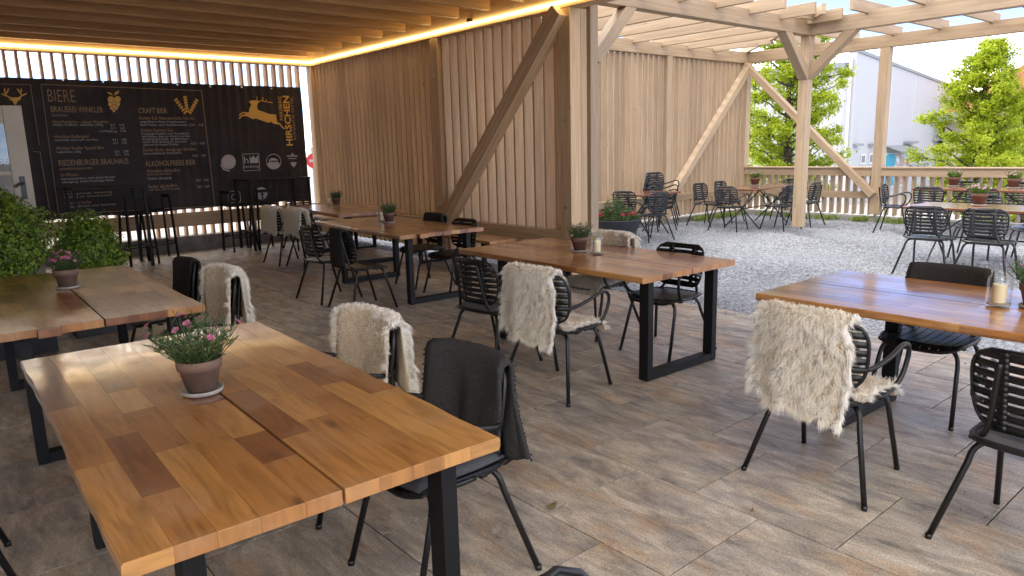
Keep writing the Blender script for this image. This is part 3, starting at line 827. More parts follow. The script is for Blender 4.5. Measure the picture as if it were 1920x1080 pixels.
# house lettering, running upwards
lettering('HIRSCHEN', 549, 274, 11, 'ink_gold', 93, vertical=True, bold=0.004)
lettering('ROMANTIK HOTEL', 556, 263, 5.5, 'ink_copper', 81, vertical=True)
lettering('PARSBERG', 531, 226, 6, 'ink_gold', 44, vertical=True)
# leaping stag
zx = lambda a, b: (380+a/9.6, 150+b/9.6)
stag = [(835, 378), (900, 366), (965, 368), (1010, 385), (1018, 402), (985, 430), (978, 500), (1000, 540), (1090, 570), (1200, 612), (1320, 622), (1325, 668), (1335, 735), (1350, 765), (1390, 775), (1440, 840), (1490, 885), (1460, 886), (1410, 838), (1380, 800), (1310, 792), (1270, 782), (1240, 752), (1190, 770), (1110, 745), (1030, 718), (960, 690), (905, 705), (870, 690), (810, 655), (720, 648), (660, 702), (655, 680), (705, 628), (790, 618), (730, 590), (660, 645), (655, 622), (720, 573), (800, 585), (835, 580), (835, 540), (855, 480), (880, 440), (862, 425), (840, 400)]
outline('stag', [zx(*p) for p in stag], 'ink_gold')
for a in ([(985, 380), (975, 330), (972, 300)], [(1000, 378), (1075, 375), (1150, 395), (1255, 408)], [(1060, 375), (1085, 350), (1080, 312)], [(1125, 388), (1150, 365), (1152, 345)], [(1185, 402), (1215, 385)]):
    outline('antler', [zx(*p) for p in a], 'ink_gold', 0.012)
# stag head above the door
zh = lambda a, b: (a/8, 150+b/8)
outline('stag_head', [zh(*p) for p in [(150, 285), (200, 262), (262, 262), (320, 272), (300, 300), (268, 312), (250, 350), (238, 372), (222, 372), (205, 350), (188, 312), (160, 305), (118, 275)]], 'ink_gold')
for a in ([(190, 275), (110, 245), (20, 205)], [(110, 245), (70, 190), (70, 125)], [(85, 205), (110, 180), (130, 130)], [(265, 275), (330, 235), (400, 200)], [(330, 235), (300, 190), (258, 130)], [(305, 195), (320, 165), (318, 130)]):
    outline('antler', [zh(*p) for p in a], 'ink_gold', 0.016)
# hop cone
def hop(cx, cy, s):
    for k_, (dx, dy, rx, ry) in enumerate(((0, 14, 3, 4.8), (-4.5, 9, 4, 5), (4.5, 9, 4, 5), (0, 6, 4, 5), (-7.5, 2, 4.4, 5.4), (7.5, 2, 4.4, 5.4), (0, -2, 4.4, 5.4), (-6.5, -7, 6.6, 6.4), (6.5, -7, 6.6, 6.4))):
        disc('hop_outline', cx+dx*s, cy+dy*s, (rx+.8)*s, (ry+.8)*s, 'ink_dark', 14, 0.0028*k_)
        disc('hop_scale', cx+dx*s, cy+dy*s, rx*s, ry*s, 'ink_gold', 14, 0.0028*k_+0.0024)
    outline('hop_leaf', [(cx-1*s, cy-15*s), (cx-9*s, cy-18*s), (cx-14*s, cy-22*s), (cx-7*s, cy-21*s)], 'ink_gold')
    outline('hop_leaf', [(cx, cy-15*s), (cx+3*s, cy-22*s), (cx+11*s, cy-25*s), (cx+9*s, cy-19*s)], 'ink_gold')
hop(213.5, 193, 0.93)
# wheat ears
for (x0, y0, x1, y1) in ((347, 211, 330, 187), (351, 208, 347, 182), (356, 211, 369, 188)):
    for k_ in range(6):
        t = k_/5; cx, cy = x0+(x1-x0)*t, y0+(y1-y0)*t
        L = math.hypot(x1-x0, y1-y0); nxp, nyp = -(y1-y0)/L, (x1-x0)/L
        for s_ in (-1, 1): disc('wheat_grain', cx+nxp*1.7*s_, cy+nyp*1.7*s_, 1.7, 2.4, 'ink_gold', 8)
    outline('wheat_stalk', [(x0, y0), (x1, y1)], 'ink_gold', 0.006)
# small round and square emblems
disc('emblem', 428.5, 303.5, 13.6, 13.6, 'ink_white')
ring('emblem_ring', 428.5, 303.5, 11, 11, 0.002, 'ink_copper')
outline('emblem_ribbon', [(412.5, 309), (414, 308), (420, 316), (431, 320), (431, 322), (419, 318.5)], 'ink_white')
outline('emblem_frame', [(454.5, 289), (485, 288), (487.5, 319), (457.5, 320.5), (454.5, 289)], 'ink_white', 0.009)
outline('crown', [(467.5, 292), (470.5, 297), (475, 291.5), (479, 296.5), (484, 291), (484.5, 305.5), (469, 306)], 'ink_white')
lettering('h', 457, 306.5, 13, 'ink_white', 8)
lettering('herzkönig', 457.5, 315, 5.5, 'ink_white', 28)
ring('emblem_ring', 513, 303, 13.5, 14, 0.006, 'ink_white')
disc('emblem', 513, 308.5, 11.5, 7.5, 'ink_white')
outline('emblem_stag', [(503, 301), (509, 296), (516, 297), (521, 300), (519, 304), (508, 304)], 'ink_white')
outline('emblem_bar', [(538, 291.5), (558, 291.5), (558, 293.5), (538, 293.5)], 'ink_white')
outline('emblem_crown', [(545, 291), (548.5, 286.5), (552, 291)], 'ink_white')
outline('emblem_bar', [(540.5, 296.5), (556, 296.5), (556, 298), (540.5, 298)], 'ink_white')
outline('emblem_shield', [(545, 304), (556, 304), (555, 309), (550.5, 314), (546, 309)], 'ink_white')
# camera mark and letter mark
rr_ = []
for (cx, cy, a0) in ((433, 364, 180), (444.5, 364, 270), (445.5, 374.5, 0), (434, 374.5, 90)):
    for k_ in range(5): a = R(a0+90*k_/4); rr_.append((cx+9*math.cos(a)*0.62, cy+9*math.sin(a)*0.62))
part('camera_mark', MB().tube([Vector(bpt(*p))+Vector((0, -.004, 0)) for p in rr_], 0.0075, 6, closed=True), 'ink_white', ban)
ring('camera_lens', 439.3, 369.3, 5.2, 5.2, 0.0075, 'ink_white')
disc('camera_dot', 445, 363, 1.2, 1.2, 'ink_white', 10)
disc('letter_mark', 490, 362.5, 11.6, 11.6, 'ink_white')
lettering('f', 489.5, 373, 15, 'ink_dark', 7.5, bold=0.006).location.y -= 0.004
for (px, py) in ((118, 150), (193, 153.5), (332.5, 159), (394, 162), (453, 163.5), (509, 166), (230, 406), (361, 396.5), (421, 391.5)):
    p = Vector(bpt(px, py)); part('eyelet', MB().tube([p, p+Vector((0, -0.008, 0))], 0.014, 10), 'eyelet', ban)

# ------------------------------------------------------------------ chairs
def shell_x(y): return 0.055*(y/0.23)**2
def back_pt(y, z, off=0.0):
    """point on the backrest shell; the sides curve forward, the top leans back"""
    return Vector((-0.195 - 0.16*(z-0.50) + shell_x(y) + off, y, z))
BZ0, BZ1 = 0.495, 0.815
def back_w(z):
    """half width of the rounded outline"""
    t = (z-BZ0)/(BZ1-BZ0); t = min(max(t, 0.0), 1.0)
    a = 1-abs(2*t-1.0)**3.2
    return (0.150 + 0.085*a**0.6)*(0.90+0.10*t)
def strip(mb, z0, z1, w0, w1, n=10, th=0.010, ya=None, yb=None):
    V, F = [], []
    for i in range(n+1):
        t = i/n
        ya0 = -w0 if ya is None else ya; yb0 = w0 if yb is None else yb
        ya1 = -w1 if ya is None else ya; yb1 = w1 if yb is None else yb
        y0, y1 = ya0+(yb0-ya0)*t, ya1+(yb1-ya1)*t
        V += [back_pt(y0, z0), back_pt(y1, z1), back_pt(y1, z1, th), back_pt(y0, z0, th)]
    for i in range(n):
        a, b = i*4, i*4+4
        for k in range(4): F.append((a+k, a+(k+1) % 4, b+(k+1) % 4, b+k))
    F.append((3, 2, 1, 0)); F.append((n*4, n*4+1, n*4+2, n*4+3))
    mb.add(V, F, [[(0, 0)]*4]*len(F))
bk = MB()
NS = 8
pitch = (BZ1-BZ0)/NS
for i in range(NS):
    z0 = BZ0+pitch*i+0.006; z1 = BZ0+pitch*(i+1)-0.006
    if i == 0: z0 = BZ0
    if i == NS-1: z1 = BZ1
    strip(bk, z0, z1, back_w(z0), back_w(z1), 10)
zs = [BZ0+(BZ1-BZ0)*i/14 for i in range(15)]
for yc, hw in ((-0.105, 0.018), (0.105, 0.018)):
    for a, b in zip(zs, zs[1:]): strip(bk, a, b, 0, 0, 2, 0.0115, yc-hw, yc+hw)
rim = [back_pt(back_w(z), z, 0.005) for z in zs] + [back_pt(-back_w(z), z, 0.005) for z in zs[::-1]]
bk.tube(rim, 0.0085, 6, closed=True)
ME_back = bk.mesh('backrest', True)
def seat_pt(x, y):
    return 0.452 - 0.018*(1-(y/0.23)**2) * (1-(x/0.24)**2) - (0.03*max(0, (x-0.12)/0.1)**2)
st = MB()
def seat_half(y): return 0.225 - 0.045*abs(y/0.225)**4
for i in range(9):
    y0 = -0.216+0.048*i; y1 = y0+0.041
    V, F = [], []
    for k in range(7):
        row = []
        for y in (y0, y1):
            h = seat_half(y); x = -h+2*h*k/6
            row += [Vector((x, y, seat_pt(x, y))), Vector((x, y, seat_pt(x, y)-0.011))]
        V += [row[0], row[2], row[3], row[1]]
    for k in range(6):
        a = k*4
        for j in range(4): F.append((a+j, a+(j+1) % 4, a+4+(j+1) % 4, a+4+j))
    F.append((3, 2, 1, 0)); F.append((24, 25, 26, 27))
    st.add(V, F, [[(0, 0)]*4]*len(F))
for x in (-0.09, 0.06):
    st.box((x, -0.216, seat_pt(x, 0)-0.020), (x+0.03, 0.216, seat_pt(x, 0)-0.012))
rimp = []
for k in range(32):
    a = 2*math.pi*k/32; c_, s_ = math.cos(a), math.sin(a)
    x = 0.222*abs(c_)**0.5*(1 if c_ > 0 else -1); y = 0.225*abs(s_)**0.5*(1 if s_ > 0 else -1)
    rimp.append((x, y, seat_pt(x, y)-0.006))
st.tube(rimp, 0.0115, 7, closed=True)
ME_seat = st.mesh('seat', False)
def leg_mesh(front, sd):
    x0 = 0.135 if front else -0.145
    xf = 0.255 if front else -0.265
    yf = 0.235 if front else 0.29
    pts = bezier([(x0, 0, 0.423), (x0, 0.10*sd, 0.423), (x0+0.004, 0.165*sd, 0.418), (x0+(xf-x0)*0.10, 0.198*sd, 0.385), (x0+(xf-x0)*0.22, 0.21*sd, 0.33)], 4)
    pts += [Vector((xf, yf*sd, 0.006))]
    mb = MB().tube(pts, 0.0125, 8); mb.tube([(xf, yf*sd, 0.0), (xf, yf*sd, 0.02)], 0.0135, 8)
    return mb.mesh('leg', True)
ME_leg = [leg_mesh(f, s) for f in (True, False) for s in (-1, 1)]
def upright_mesh(sd):
    pts = bezier([(-0.05, 0.225*sd, 0.438), (-0.13, 0.205*sd, 0.436), (-0.185, 0.165*sd, 0.46), (-0.212, 0.135*sd, 0.54), (-0.238, 0.118*sd, 0.68), (-0.252, 0.108*sd, 0.775)], 4)
    return MB().tube(pts, 0.0115, 8).mesh('back_post', True)
ME_up = [upright_mesh(s) for s in (-1, 1)]
def arm_mesh(sd):
    pts = bezier([(-0.215, 0.16*sd, 0.605), (-0.14, 0.225*sd, 0.60), (-0.02, 0.258*sd, 0.632), (0.10, 0.268*sd, 0.668), (0.172, 0.268*sd, 0.655), (0.196, 0.264*sd, 0.595), (0.165, 0.252*sd, 0.50), (0.10, 0.236*sd, 0.447), (-0.02, 0.230*sd, 0.440)], 4)
    return MB().tube(pts, 0.0115, 8).mesh('arm', True)
ME_arm = [arm_mesh(s) for s in (-1, 1)]
cu_ = MB()
V, F = [], []
NC = 12
for j in range(NC+1):
    for i in range(NC+1):
        a, b = i/NC*2-1, j/NC*2-1
        x = 0.205*a*(1-0.06*b*b); y = 0.205*b*(1-0.06*a*a)
        e = max(abs(a), abs(b))
        V.append(Vector((x, y, seat_pt(x, y)+0.008+0.028*(1-e**8) - 0.004*math.exp(-((abs(a)-0.35)/0.05)**2))))
for j in range(NC):
    for i in range(NC):
        q = j*(NC+1)+i; F.append((q, q+1, q+NC+2, q+NC+1))
n_ = len(V)
V += [Vector((v.x, v.y, seat_pt(v.x, v.y)+0.003)) for v in V]
F += [tuple(n_+k for k in f[::-1]) for f in F[:NC*NC]]
edge = [i for i in range(NC+1)] + [(i+1)*(NC+1)-1 for i in range(1, NC+1)] + [NC*(NC+1)+i for i in range(NC-1, -1, -1)] + [i*(NC+1) for i in range(NC-1, 0, -1)]
for a, b in zip(edge, edge[1:]+edge[:1]): F.append((b, a, n_+a, n_+b))
cu_.add(V, F, [[(0, 0)]*4]*len(F))
ME_cush = cu_.mesh('cushion', True)
variants = {}
def chair_meshes(mat):
    if mat not in variants:
        L = {}
        for nme, ms in (('backrest', [ME_back]), ('seat', [ME_seat]), ('leg', ME_leg), ('back_post', ME_up), ('arm', ME_arm)):
            L[nme] = []
            for m_ in ms:
                c = m_.copy(); c.materials.clear(); c.materials.append(M['chair_plastic' if (mat == 'black' and nme in ('backrest', 'seat')) else mat]); L[nme].append(c)
        variants[mat] = L
    return variants[mat]
def chair(x, y, face, label, group=None, arms=True, cushion=False, mat='black', z=0.0, name='slatted_chair'):
    """face = heading in degrees of the sitter's view (0 = +X)"""
    t = thing(name, label, 'chair', (x, y, z), R(face), group)
    L = chair_meshes(mat)
    for nme in ('seat', 'backrest', 'leg', 'back_post') + (('arm',) if arms else ()):
        for m_ in L[nme]: link(nme, m_, None, t)
    if cushion:
        if not ME_cush.materials: ME_cush.materials.append(M['cushion'])
        link('cushion', ME_cush, None, t)
    return t

# ------------------------------------------------------------------ draped throws
def over_back(s, front, rear, off):
    """centre line of something hung over a backrest at y: s in -rear..front (metres, 0 at the top edge)."""
    r_ = 0.020+off
    arc = math.pi*r_
    top = Vector((-0.195-0.16*(BZ1-0.5)+0.004, 0, BZ1+off))
    if s > arc/2:
        d = s-arc/2; p = top+Vector((r_, 0, -r_+0.01)); n = Vector((1, 0, 0.15)).normalized()
        return p+Vector((0.15*d*0.9, 0, -d)), n
    if s < -arc/2:
        d = -s-arc/2; p = top+Vector((-r_, 0, -r_+0.01)); n = Vector((-1, 0, 0.05)).normalized()
        return p+Vector((0.045*math.sin(min(d, .5)*3.0)*0.4-0.01*d, 0, -d)), n
    a = s/r_
    return top+Vector((math.sin(a)*r_, 0, (math.cos(a)-1)*r_+0.01)), Vector((math.sin(a), 0, math.cos(a)))
def drape_mesh(name, y0, y1, front, rear, off, th, wob, seed, ns=44, ny=14, skew=0.0, tilt=0.0, smooth=True, ragged=0.35):
    rs = random.Random(seed); ph = [rs.uniform(0, 6.28) for _ in range(6)]
    V, N = [], []
    for j in range(ny+1):
        t = j/ny
        for i in range(ns+1):
            rl = rear*(1+tilt*(0.5-t)+ragged*(0.09*math.sin(t*5.5+ph[0])+0.05*math.sin(t*13+ph[4]))); fl_ = front*(1+ragged*0.08*math.sin(t*6+ph[5]))
            s = -rl + (fl_+rl)*i/ns
            y = y0+(y1-y0)*t
            y += ragged*0.014*math.sin(s*11+ph[2])*(1 if t > .5 else -1)*abs(2*t-1)
            p, n = over_back(s, front, rear, off)
            hang = max(0.0, abs(s)-0.05)
            w = wob*min(1, hang*4)*(math.sin(y*38+ph[1]+s*2)*0.6+math.sin(y*21+ph[2]-s*3)*0.8)
            bend = shell_x(min(max(y, -0.235), 0.235))*(1 if s > -0.05 else max(0.35, 1-hang))
            yy = y + skew*hang*(1 if s < 0 else -0.4) + 0.010*math.sin(s*9+ph[3])
            drop = -0.20*max(0, abs(y)-0.19)
            V.append(Vector((p.x+bend+w*(1 if n.x > 0 else -1)+0.0, yy, p.z+drop))); N.append(n)
    n0 = len(V)
    V2 = [v+n*th for v, n in zip(V, N)]
    F = []
    for j in range(ny):
        for i in range(ns):
            a = j*(ns+1)+i; F.append((a, a+ns+1, a+ns+2, a+1)); F.append((n0+a, n0+a+1, n0+a+ns+2, n0+a+ns+1))
    ed = [i for i in range(ns+1)] + [(j+1)*(ns+1)-1 for j in range(1, ny+1)] + [ny*(ns+1)+i for i in range(ns-1, -1, -1)] + [j*(ns+1) for j in range(ny-1, 0, -1)]
    for a, b in zip(ed, ed[1:]+ed[:1]): F.append((a, b, n0+b, n0+a))
    me = bpy.data.meshes.new(name); me.from_pydata([tuple(v) for v in V+V2], [], F)
    if smooth: me.polygons.foreach_set('use_smooth', [True]*len(F))
    me.update()
    return me, V2, N, ns, ny
def strands(V, N, ns, ny, count, seed, length, down, width=0.0015, front_short=True, only=None):
    rs = random.Random(seed); mb = MB(); clump = {}
    for _ in range(count):
        i = rs.uniform(0, ns-1e-6); j = rs.uniform(0, ny-1e-6)
        if rs.random() < 0.16: j = rs.choice((0.0, ny-0.001))
        if rs.random() < 0.08: i = rs.choice((0.0, ns-0.001))
        i0, j0 = int(i), int(j); a, b = i-i0, j-j0
        k = j0*(ns+1)+i0
        p = V[k]*(1-a)*(1-b)+V[k+1]*a*(1-b)+V[k+ns+1]*(1-a)*b+V[k+ns+2]*a*b
        n = N[k]
        short = front_short and n.x > 0.55
        ck = (int(i/ns*26+0.4*math.sin(j*3)), int(j/ny*15+0.4*math.sin(i*2)))
        if ck not in clump: clump[ck] = (Vector((rs.gauss(0, .22), rs.gauss(0, .38), rs.gauss(0, .22))), rs.uniform(0.75, 1.2), rs.gauss(0, .10))
        cv, cl, ct = clump[ck]
        L = length*cl*rs.uniform(0.6, 1.15)*((0.20 if not (j < 0.5 or j > ny-0.5) else 0.7) if short else 1.0)
        side = cv+Vector((rs.gauss(0, .14), rs.gauss(0, .2), rs.gauss(0, .14)))
        edge = (-1 if j < 0.6 else (1 if j > ny-0.6 else 0))
        n2 = (n*0.8+side*0.7+Vector((0, edge*0.9, 0))).normalized()
        dn = Vector((0, 0, -1)) if down else Vector((0, 0, -0.25))
        m = p+n2*L*0.5+dn*L*0.12
        e = m+(n2*0.34+dn*(0.75 if not short else 0.4)+side*0.55).normalized()*L*0.62
        wv = n2.cross(Vector((rs.uniform(-1, 1), rs.uniform(-1, 1), rs.uniform(-1, 1)))).normalized()*width
        base = p-n*0.006
        tone = min(1, max(0, rs.gauss(0.58 if not short else 0.22, 0.2)+ct+(0.3 if edge else 0)))
        mb.add([base-wv, base+wv, m+wv*0.8, m-wv*0.8, e], [(0, 1, 2, 3), (3, 2, 4)], [[(0, 0)]*4, [(0, 0)]*3], tone)
    return mb.mesh('wool')
me_h, V2, N2, ns_, ny_ = drape_mesh('hide', -0.16, 0.262, 0.36, 0.46, 0.012, 0.012, 0.014, 5, tilt=0.26, ragged=0.45)
ME_hide_l, ME_wool_l = me_h, strands(V2, N2, ns_, ny_, 36000, 11, 0.058, True)
me_h, V2, N2, ns_, ny_ = drape_mesh('hide', -0.235, 0.235, 0.40, 0.36, 0.012, 0.012, 0.010, 8, ragged=0.5)
ME_hide_c, ME_wool_c = me_h, strands(V2, N2, ns_, ny_, 32000, 12, 0.055, True)
for m_ in (ME_hide_l, ME_hide_c): m_.materials.append(M['hide'])
for m_ in (ME_wool_l, ME_wool_c): m_.materials.append(M['fur'])
def sheepskin(ch, label, centred=False, mirror=False, group='sheepskins laid over chairs'):
    t = thing('sheepskin', label, 'sheepskin', ch.location, ch.rotation_euler[2], group)
    for nme, m_ in (('hide', ME_hide_c if centred else ME_hide_l), ('wool', ME_wool_c if centred else ME_wool_l)):
        o = link(nme, m_, None, t)
        if mirror: o.scale = (1, -1, 1)
    return t
# seat fleece
V, N, F = [], [], []
NSX = 16
rs = random.Random(21)
for j in range(NSX+1):
    for i in range(NSX+1):
        a, b = i/NSX*2-1, j/NSX*2-1
        x, y = 0.21*a+0.03, 0.215*b*(1+0.06*math.sin(a*4))
        z = seat_pt(min(max(x, -.22), .22), min(max(y, -.22), .22))+0.012
        if x > 0.205: z -= (x-0.205)*1.4
        V.append(Vector((x, y, z))); N.append(Vector((0.25 if x > 0.18 else 0, 0, 1)).normalized())
for j in range(NSX):
    for i in range(NSX): q = j*(NSX+1)+i; F.append((q, q+1, q+NSX+2, q+NSX+1))
V_b = [v-Vector((0, 0, 0.010)) for v in V]
me_s = bpy.data.meshes.new('hide'); me_s.from_pydata([tuple(v) for v in V+V_b], [], F+[tuple(len(V)+k for k in f[::-1]) for f in F]); me_s.update(); me_s.materials.append(M['hide'])
ME_sw = strands(V, N, NSX, NSX, 11000, 31, 0.04, False, front_short=False); ME_sw.materials.append(M['fur'])
def seat_fleece(ch, label):
    t = thing('seat_fleece', label, 'sheepskin', ch.location, ch.rotation_euler[2], 'fleeces on chair seats')
    link('hide', me_s, None, t); link('wool', ME_sw, None, t)
def blanket(ch, label, y0, y1, front, rear, seed, mat='blanket', wob=0.012, skew=0.0, tilt=0.0, fringe=False):
    me, V2, N2, ns_, ny_ = drape_mesh('cloth', y0, y1, front, rear, 0.006, 0.016, wob, seed, skew=skew, tilt=tilt)
    me.materials.append(M[mat])
    t = thing('wool_blanket', label, 'blanket', ch.location, ch.rotation_euler[2], 'blankets hung over chair backs')
    link('cloth', me, None, t)
    # second folded layer peeking out below
    me2, _, _, _, _ = drape_mesh('under_fold', y0+0.012, y1-0.015, front*0.86, rear*1.06, 0.001, 0.010, wob*0.6, seed+1, skew=skew*0.6, tilt=tilt)
    me2.materials.append(M[mat]); link('under_fold', me2, None, t)
    if fringe:
        rs = random.Random(seed); mb = MB()
        for k in range(46):
            i = int((ns_)*k/46)
            for j, sg in ((0, -1), (ny_, 1)):
                p = V2[j*(ns_+1)+i]
                q = p+Vector((rs.uniform(-.006, .006), sg*rs.uniform(.003, .009), -rs.uniform(0.003, .01)))
                mb.tube([p-Vector((0, sg*.004, 0)), q], 0.003, 4)
        link('fringe', mb, mat, t)['kind'] = 'stuff'
    return t

# patio chairs
c1 = chair(1.42, 2.17, 180, 'black armchair with grey cushion under the dark blanket at the large tabletop', cushion=True)
c2 = chair(1.45, 2.99, 180, 'black armchair under a fleece beside the blanket chair at the large tabletop')
c3 = chair(1.40, 5.68, 180, 'black chair under a dark brown blanket beside the box shrubs', arms=False)
c4 = chair(1.43, 4.93, 180, 'black chair under a fleece at the corner of the table before the shrubs', arms=False)
c5 = chair(3.56, 7.36, 2, 'bare black slat chair behind the blanket chair at the second wall table', arms=False)
c6 = chair(3.57, 6.62, -3, 'black slat chair carrying a grey blanket on its back, outer side of wall table', arms=False)
c7 = chair(4.75, 7.28, 178, 'black chair with rolled dark throw between wall bench and table', arms=False)
c8 = chair(4.70, 6.58, 182, 'bare black chair between wall bench and table, facing the blanket chair', arms=False)
c9 = chair(3.30, 4.12, 4, 'bare black slat chair with cushion beside the fleece armchair', arms=False, cushion=True)
c10 = chair(3.25, 3.37, 6, 'black armchair wearing fleece at the table with steel frame facing gravel', cushion=False)
c11 = chair(4.52, 4.20, 178, 'black chair under a fleece on the gravel side of the middle table')
c12 = chair(4.47, 3.44, 181, 'bare black armchair on the gravel side of the middle table')
c13 = chair(3.29, 1.54, 2, 'black armchair under the longest shaggy fleece at the patio edge table')
c14 = chair(3.24, 0.66, -4, 'black armchair with grey cushion and bare slat back at patio edge table', cushion=True)
c15 = chair(4.52, 1.55, 180, 'black chair under a dark brown throw on the gravel side of the edge table', arms=False)
c17 = chair(0.75, 0.655, 282, 'black chair showing only the tip of its backrest over the floor tiles', arms=False)
c18 = chair(-0.10, 3.30, 0, 'black chair on the house side of the large tabletop', arms=False)
s1 = chair(4.35, 10.30, 0, 'black chair under a fleece at the far wall table, nearer the bar stools')
s2 = chair(4.44, 9.68, 0, 'black chair under a fleece at the far wall table, nearer the grey blanket chair')
s3 = chair(5.25, 11.65, 268, 'black chair at the head of the far wall table before the banner', arms=False)
sheepskin(c2, 'white fleece with tan inner side over the armchair beside the dark blanket', centred=True)
sheepskin(c4, 'white fleece with tan inner side over the chair near the box shrubs', centred=True)
sheepskin(c10, 'cream fleece hung over armchair at the table with plant and candle jar')
sheepskin(c11, 'fleece rolled over the chair back on the gravel side of the middle table', centred=True)
sheepskin(c13, 'large shaggy cream fleece hanging low over the armchair at the patio edge')
sheepskin(s1, 'small looking cream fleece over the far chair nearer the bar stools', centred=True)
sheepskin(s2, 'small looking cream fleece over the far chair nearer the grey blanket chair', centred=True)
seat_fleece(c10, 'pale fleece on the seat of the armchair at the table with candle jar')
seat_fleece(c11, 'pale fleece on the seat on the gravel side of the middle table')
seat_fleece(c13, 'pale fleece on the seat of the armchair at the patio edge')
seat_fleece(s1, 'pale fleece on the far seat nearer the bar stools')
seat_fleece(s2, 'pale fleece on the far seat nearer the grey blanket chair')
blanket(c1, 'dark grey fringed blanket over the chair at the large tabletop', -0.235, 0.225, 0.36, 0.44, 41, 'blanket_blue', 0.022, 0.14, 0.3, True)
blanket(c3, 'dark brown blanket over the chair before the box shrubs', -0.20, 0.10, 0.34, 0.36, 42, 'blanket', 0.012)
blanket(c6, 'dark grey blanket over the slat chair at the second wall table', -0.13, 0.235, 0.30, 0.37, 43, 'blanket', 0.010)
blanket(c7, 'dark throw on the chair between wall bench and table', -0.20, 0.22, 0.26, 0.20, 44, 'blanket', 0.014)
blanket(c15, 'dark brown throw on the chair behind the candle jar at the edge table', -0.21, 0.22, 0.24, 0.30, 45, 'blanket', 0.012, 0, 0, True)

# ------------------------------------------------------------------ patio tables
TL, TW, TT, TZ = 2.06, 1.03, 0.042, 0.75
rt = random.Random(12)
def wavy(y, side): return 0.004*math.sin(y*4.3+side*2)+0.0025*math.sin(y*9.7+side)+0.0015*math.sin(y*23+side*4)
stave_meshes = []      # (mesh, x, y)
for half in (-1, 1):
    xs = [0.004]
    ws = [0.098, 0.112, 0.094, 0.106, 0.101]
    rt.shuffle(ws); s_ = sum(ws)
    for w in ws: xs.append(xs[-1]+w*(TW/2-0.004)/s_)
    for k in range(5):
        y = -TL/2+0.0005*k
        ends = [y]
        while ends[-1] < TL/2-0.55: ends.append(ends[-1]+rt.uniform(0.24, 0.62))
        ends.append(TL/2+rt.uniform(-.0006, .0006))
        for a, b in zip(ends, ends[1:]):
            x0, x1 = sorted((xs[k]*half, xs[k+1]*half))
            top = rt.uniform(-0.0003, 0.0)
            if k < 4:
                mb = MB().box((x0+.0001, a+.0001, -TT), (x1-.0001, b-.0001, top), 0.0005 if not (a < -TL/2+.01 or b > TL/2-.01) else 0.0008, along=1)
            else:
                n = max(3, int((b-a)/0.05)); V, F, U = [], [], []
                for i in range(n+1):
                    yy = a+.0003+(b-a-.0006)*i/n; wv = wavy(yy, half)
                    xi = xs[k]*half+.0003*half; xo = xs[k+1]*half+wv*half
                    V += [(xi, yy, -TT), (xo-0.006*half, yy, -TT), (xo, yy, -TT+.012), (xo-0.001*half, yy, top-0.006), (xo-0.006*half, yy, top-.0005), (xi, yy, top)]
                for i in range(n):
                    for j in range(6):
                        q = (i*6+j, i*6+(j+1) % 6, i*6+6+(j+1) % 6, i*6+6+j)
                        F.append(q if half < 0 else q[::-1])
                        U.append([(V[t][1], V[t][0]+V[t][2]) for t in F[-1]])
                F.append(tuple(range(6)) if half > 0 else tuple(range(6))[::-1]); U.append([(V[t][0], V[t][2]*.3) for t in F[-1]])
                F.append(tuple(n*6+t for t in range(6))[::-1] if half > 0 else tuple(n*6+t for t in range(6))); U.append([(V[t][0], V[t][2]*.3) for t in F[-1]])
                mb = MB(); mb.add([Vector(v) for v in V], F, U)
            m_ = mb.mesh('stave'); m_.materials.append(M['acacia']); stave_meshes.append(m_)
def frame_meshes():
    w, d, h = 0.72, 0.08, TZ-TT
    out = []
    for s_ in (-1, 1): out.append(('leg', MB().box((s_*w/2-0.027, -d/2, 0.004), (s_*w/2+0.027, d/2, h-0.001), 0.002, along=2).mesh('leg')))
    out.append(('foot_bar', MB().box((-w/2+0.0275, -d/2+.001, 0.006), (w/2-0.0275, d/2-.001, 0.06), 0.002).mesh('foot_bar')))
    out.append(('top_bar', MB().box((-w/2+0.0275, -d/2+.001, h-0.010), (w/2-0.0275, d/2-.001, h-0.001), 0.001).mesh('top_bar')))
    for s_ in (-1, 1): out.append(('glide', MB().tube([(s_*w/2*0.96, 0, 0.0), (s_*w/2*0.96, 0, 0.006)], 0.02, 8).mesh('glide')))
    for _, m_ in out: m_.materials.append(M['frame'])
    return out
FR = frame_meshes()
def table(x, y, rz, label, near=-0.93, farr=0.62, sy=1.0, flip=False):
    t = thing('steel_frame_table', label, 'table', (x, y, 0), R(rz), 'wood tables on the patio')
    for m_ in stave_meshes:
        o = link('stave', m_, None, t); o.location = (0, 0, TZ); o.scale = (1, sy, 1)
        if flip: o.rotation_euler = (0, 0, math.pi)
    for yy in (near, farr):
        for nme, m_ in FR: o = link(nme, m_, None, t); o.location = (0, yy*sy, 0)
    return t
table(0.80, 2.63, -1.7, 'large acacia table with split top and pinks in a clay pot, beside the blanket chair')
table(4.42, 7.36, -3.6, 'acacia table with plant and candle by the slatted wall, next to the bench', flip=True, sy=1.08)
table(4.14, 3.97, -1.2, 'acacia table on steel frame with plant and candle jar in the middle of the patio')
table(4.15, 1.14, -0.8, 'acacia table at the patio edge shining with sky reflection', flip=True)
table(0.80, 5.38, -1.8, 'acacia table before the dark planter box and box shrubs', flip=True, sy=1.04)
table(5.26, 10.22, -6.0, 'far acacia table in the corner by the banner', sy=1.10)
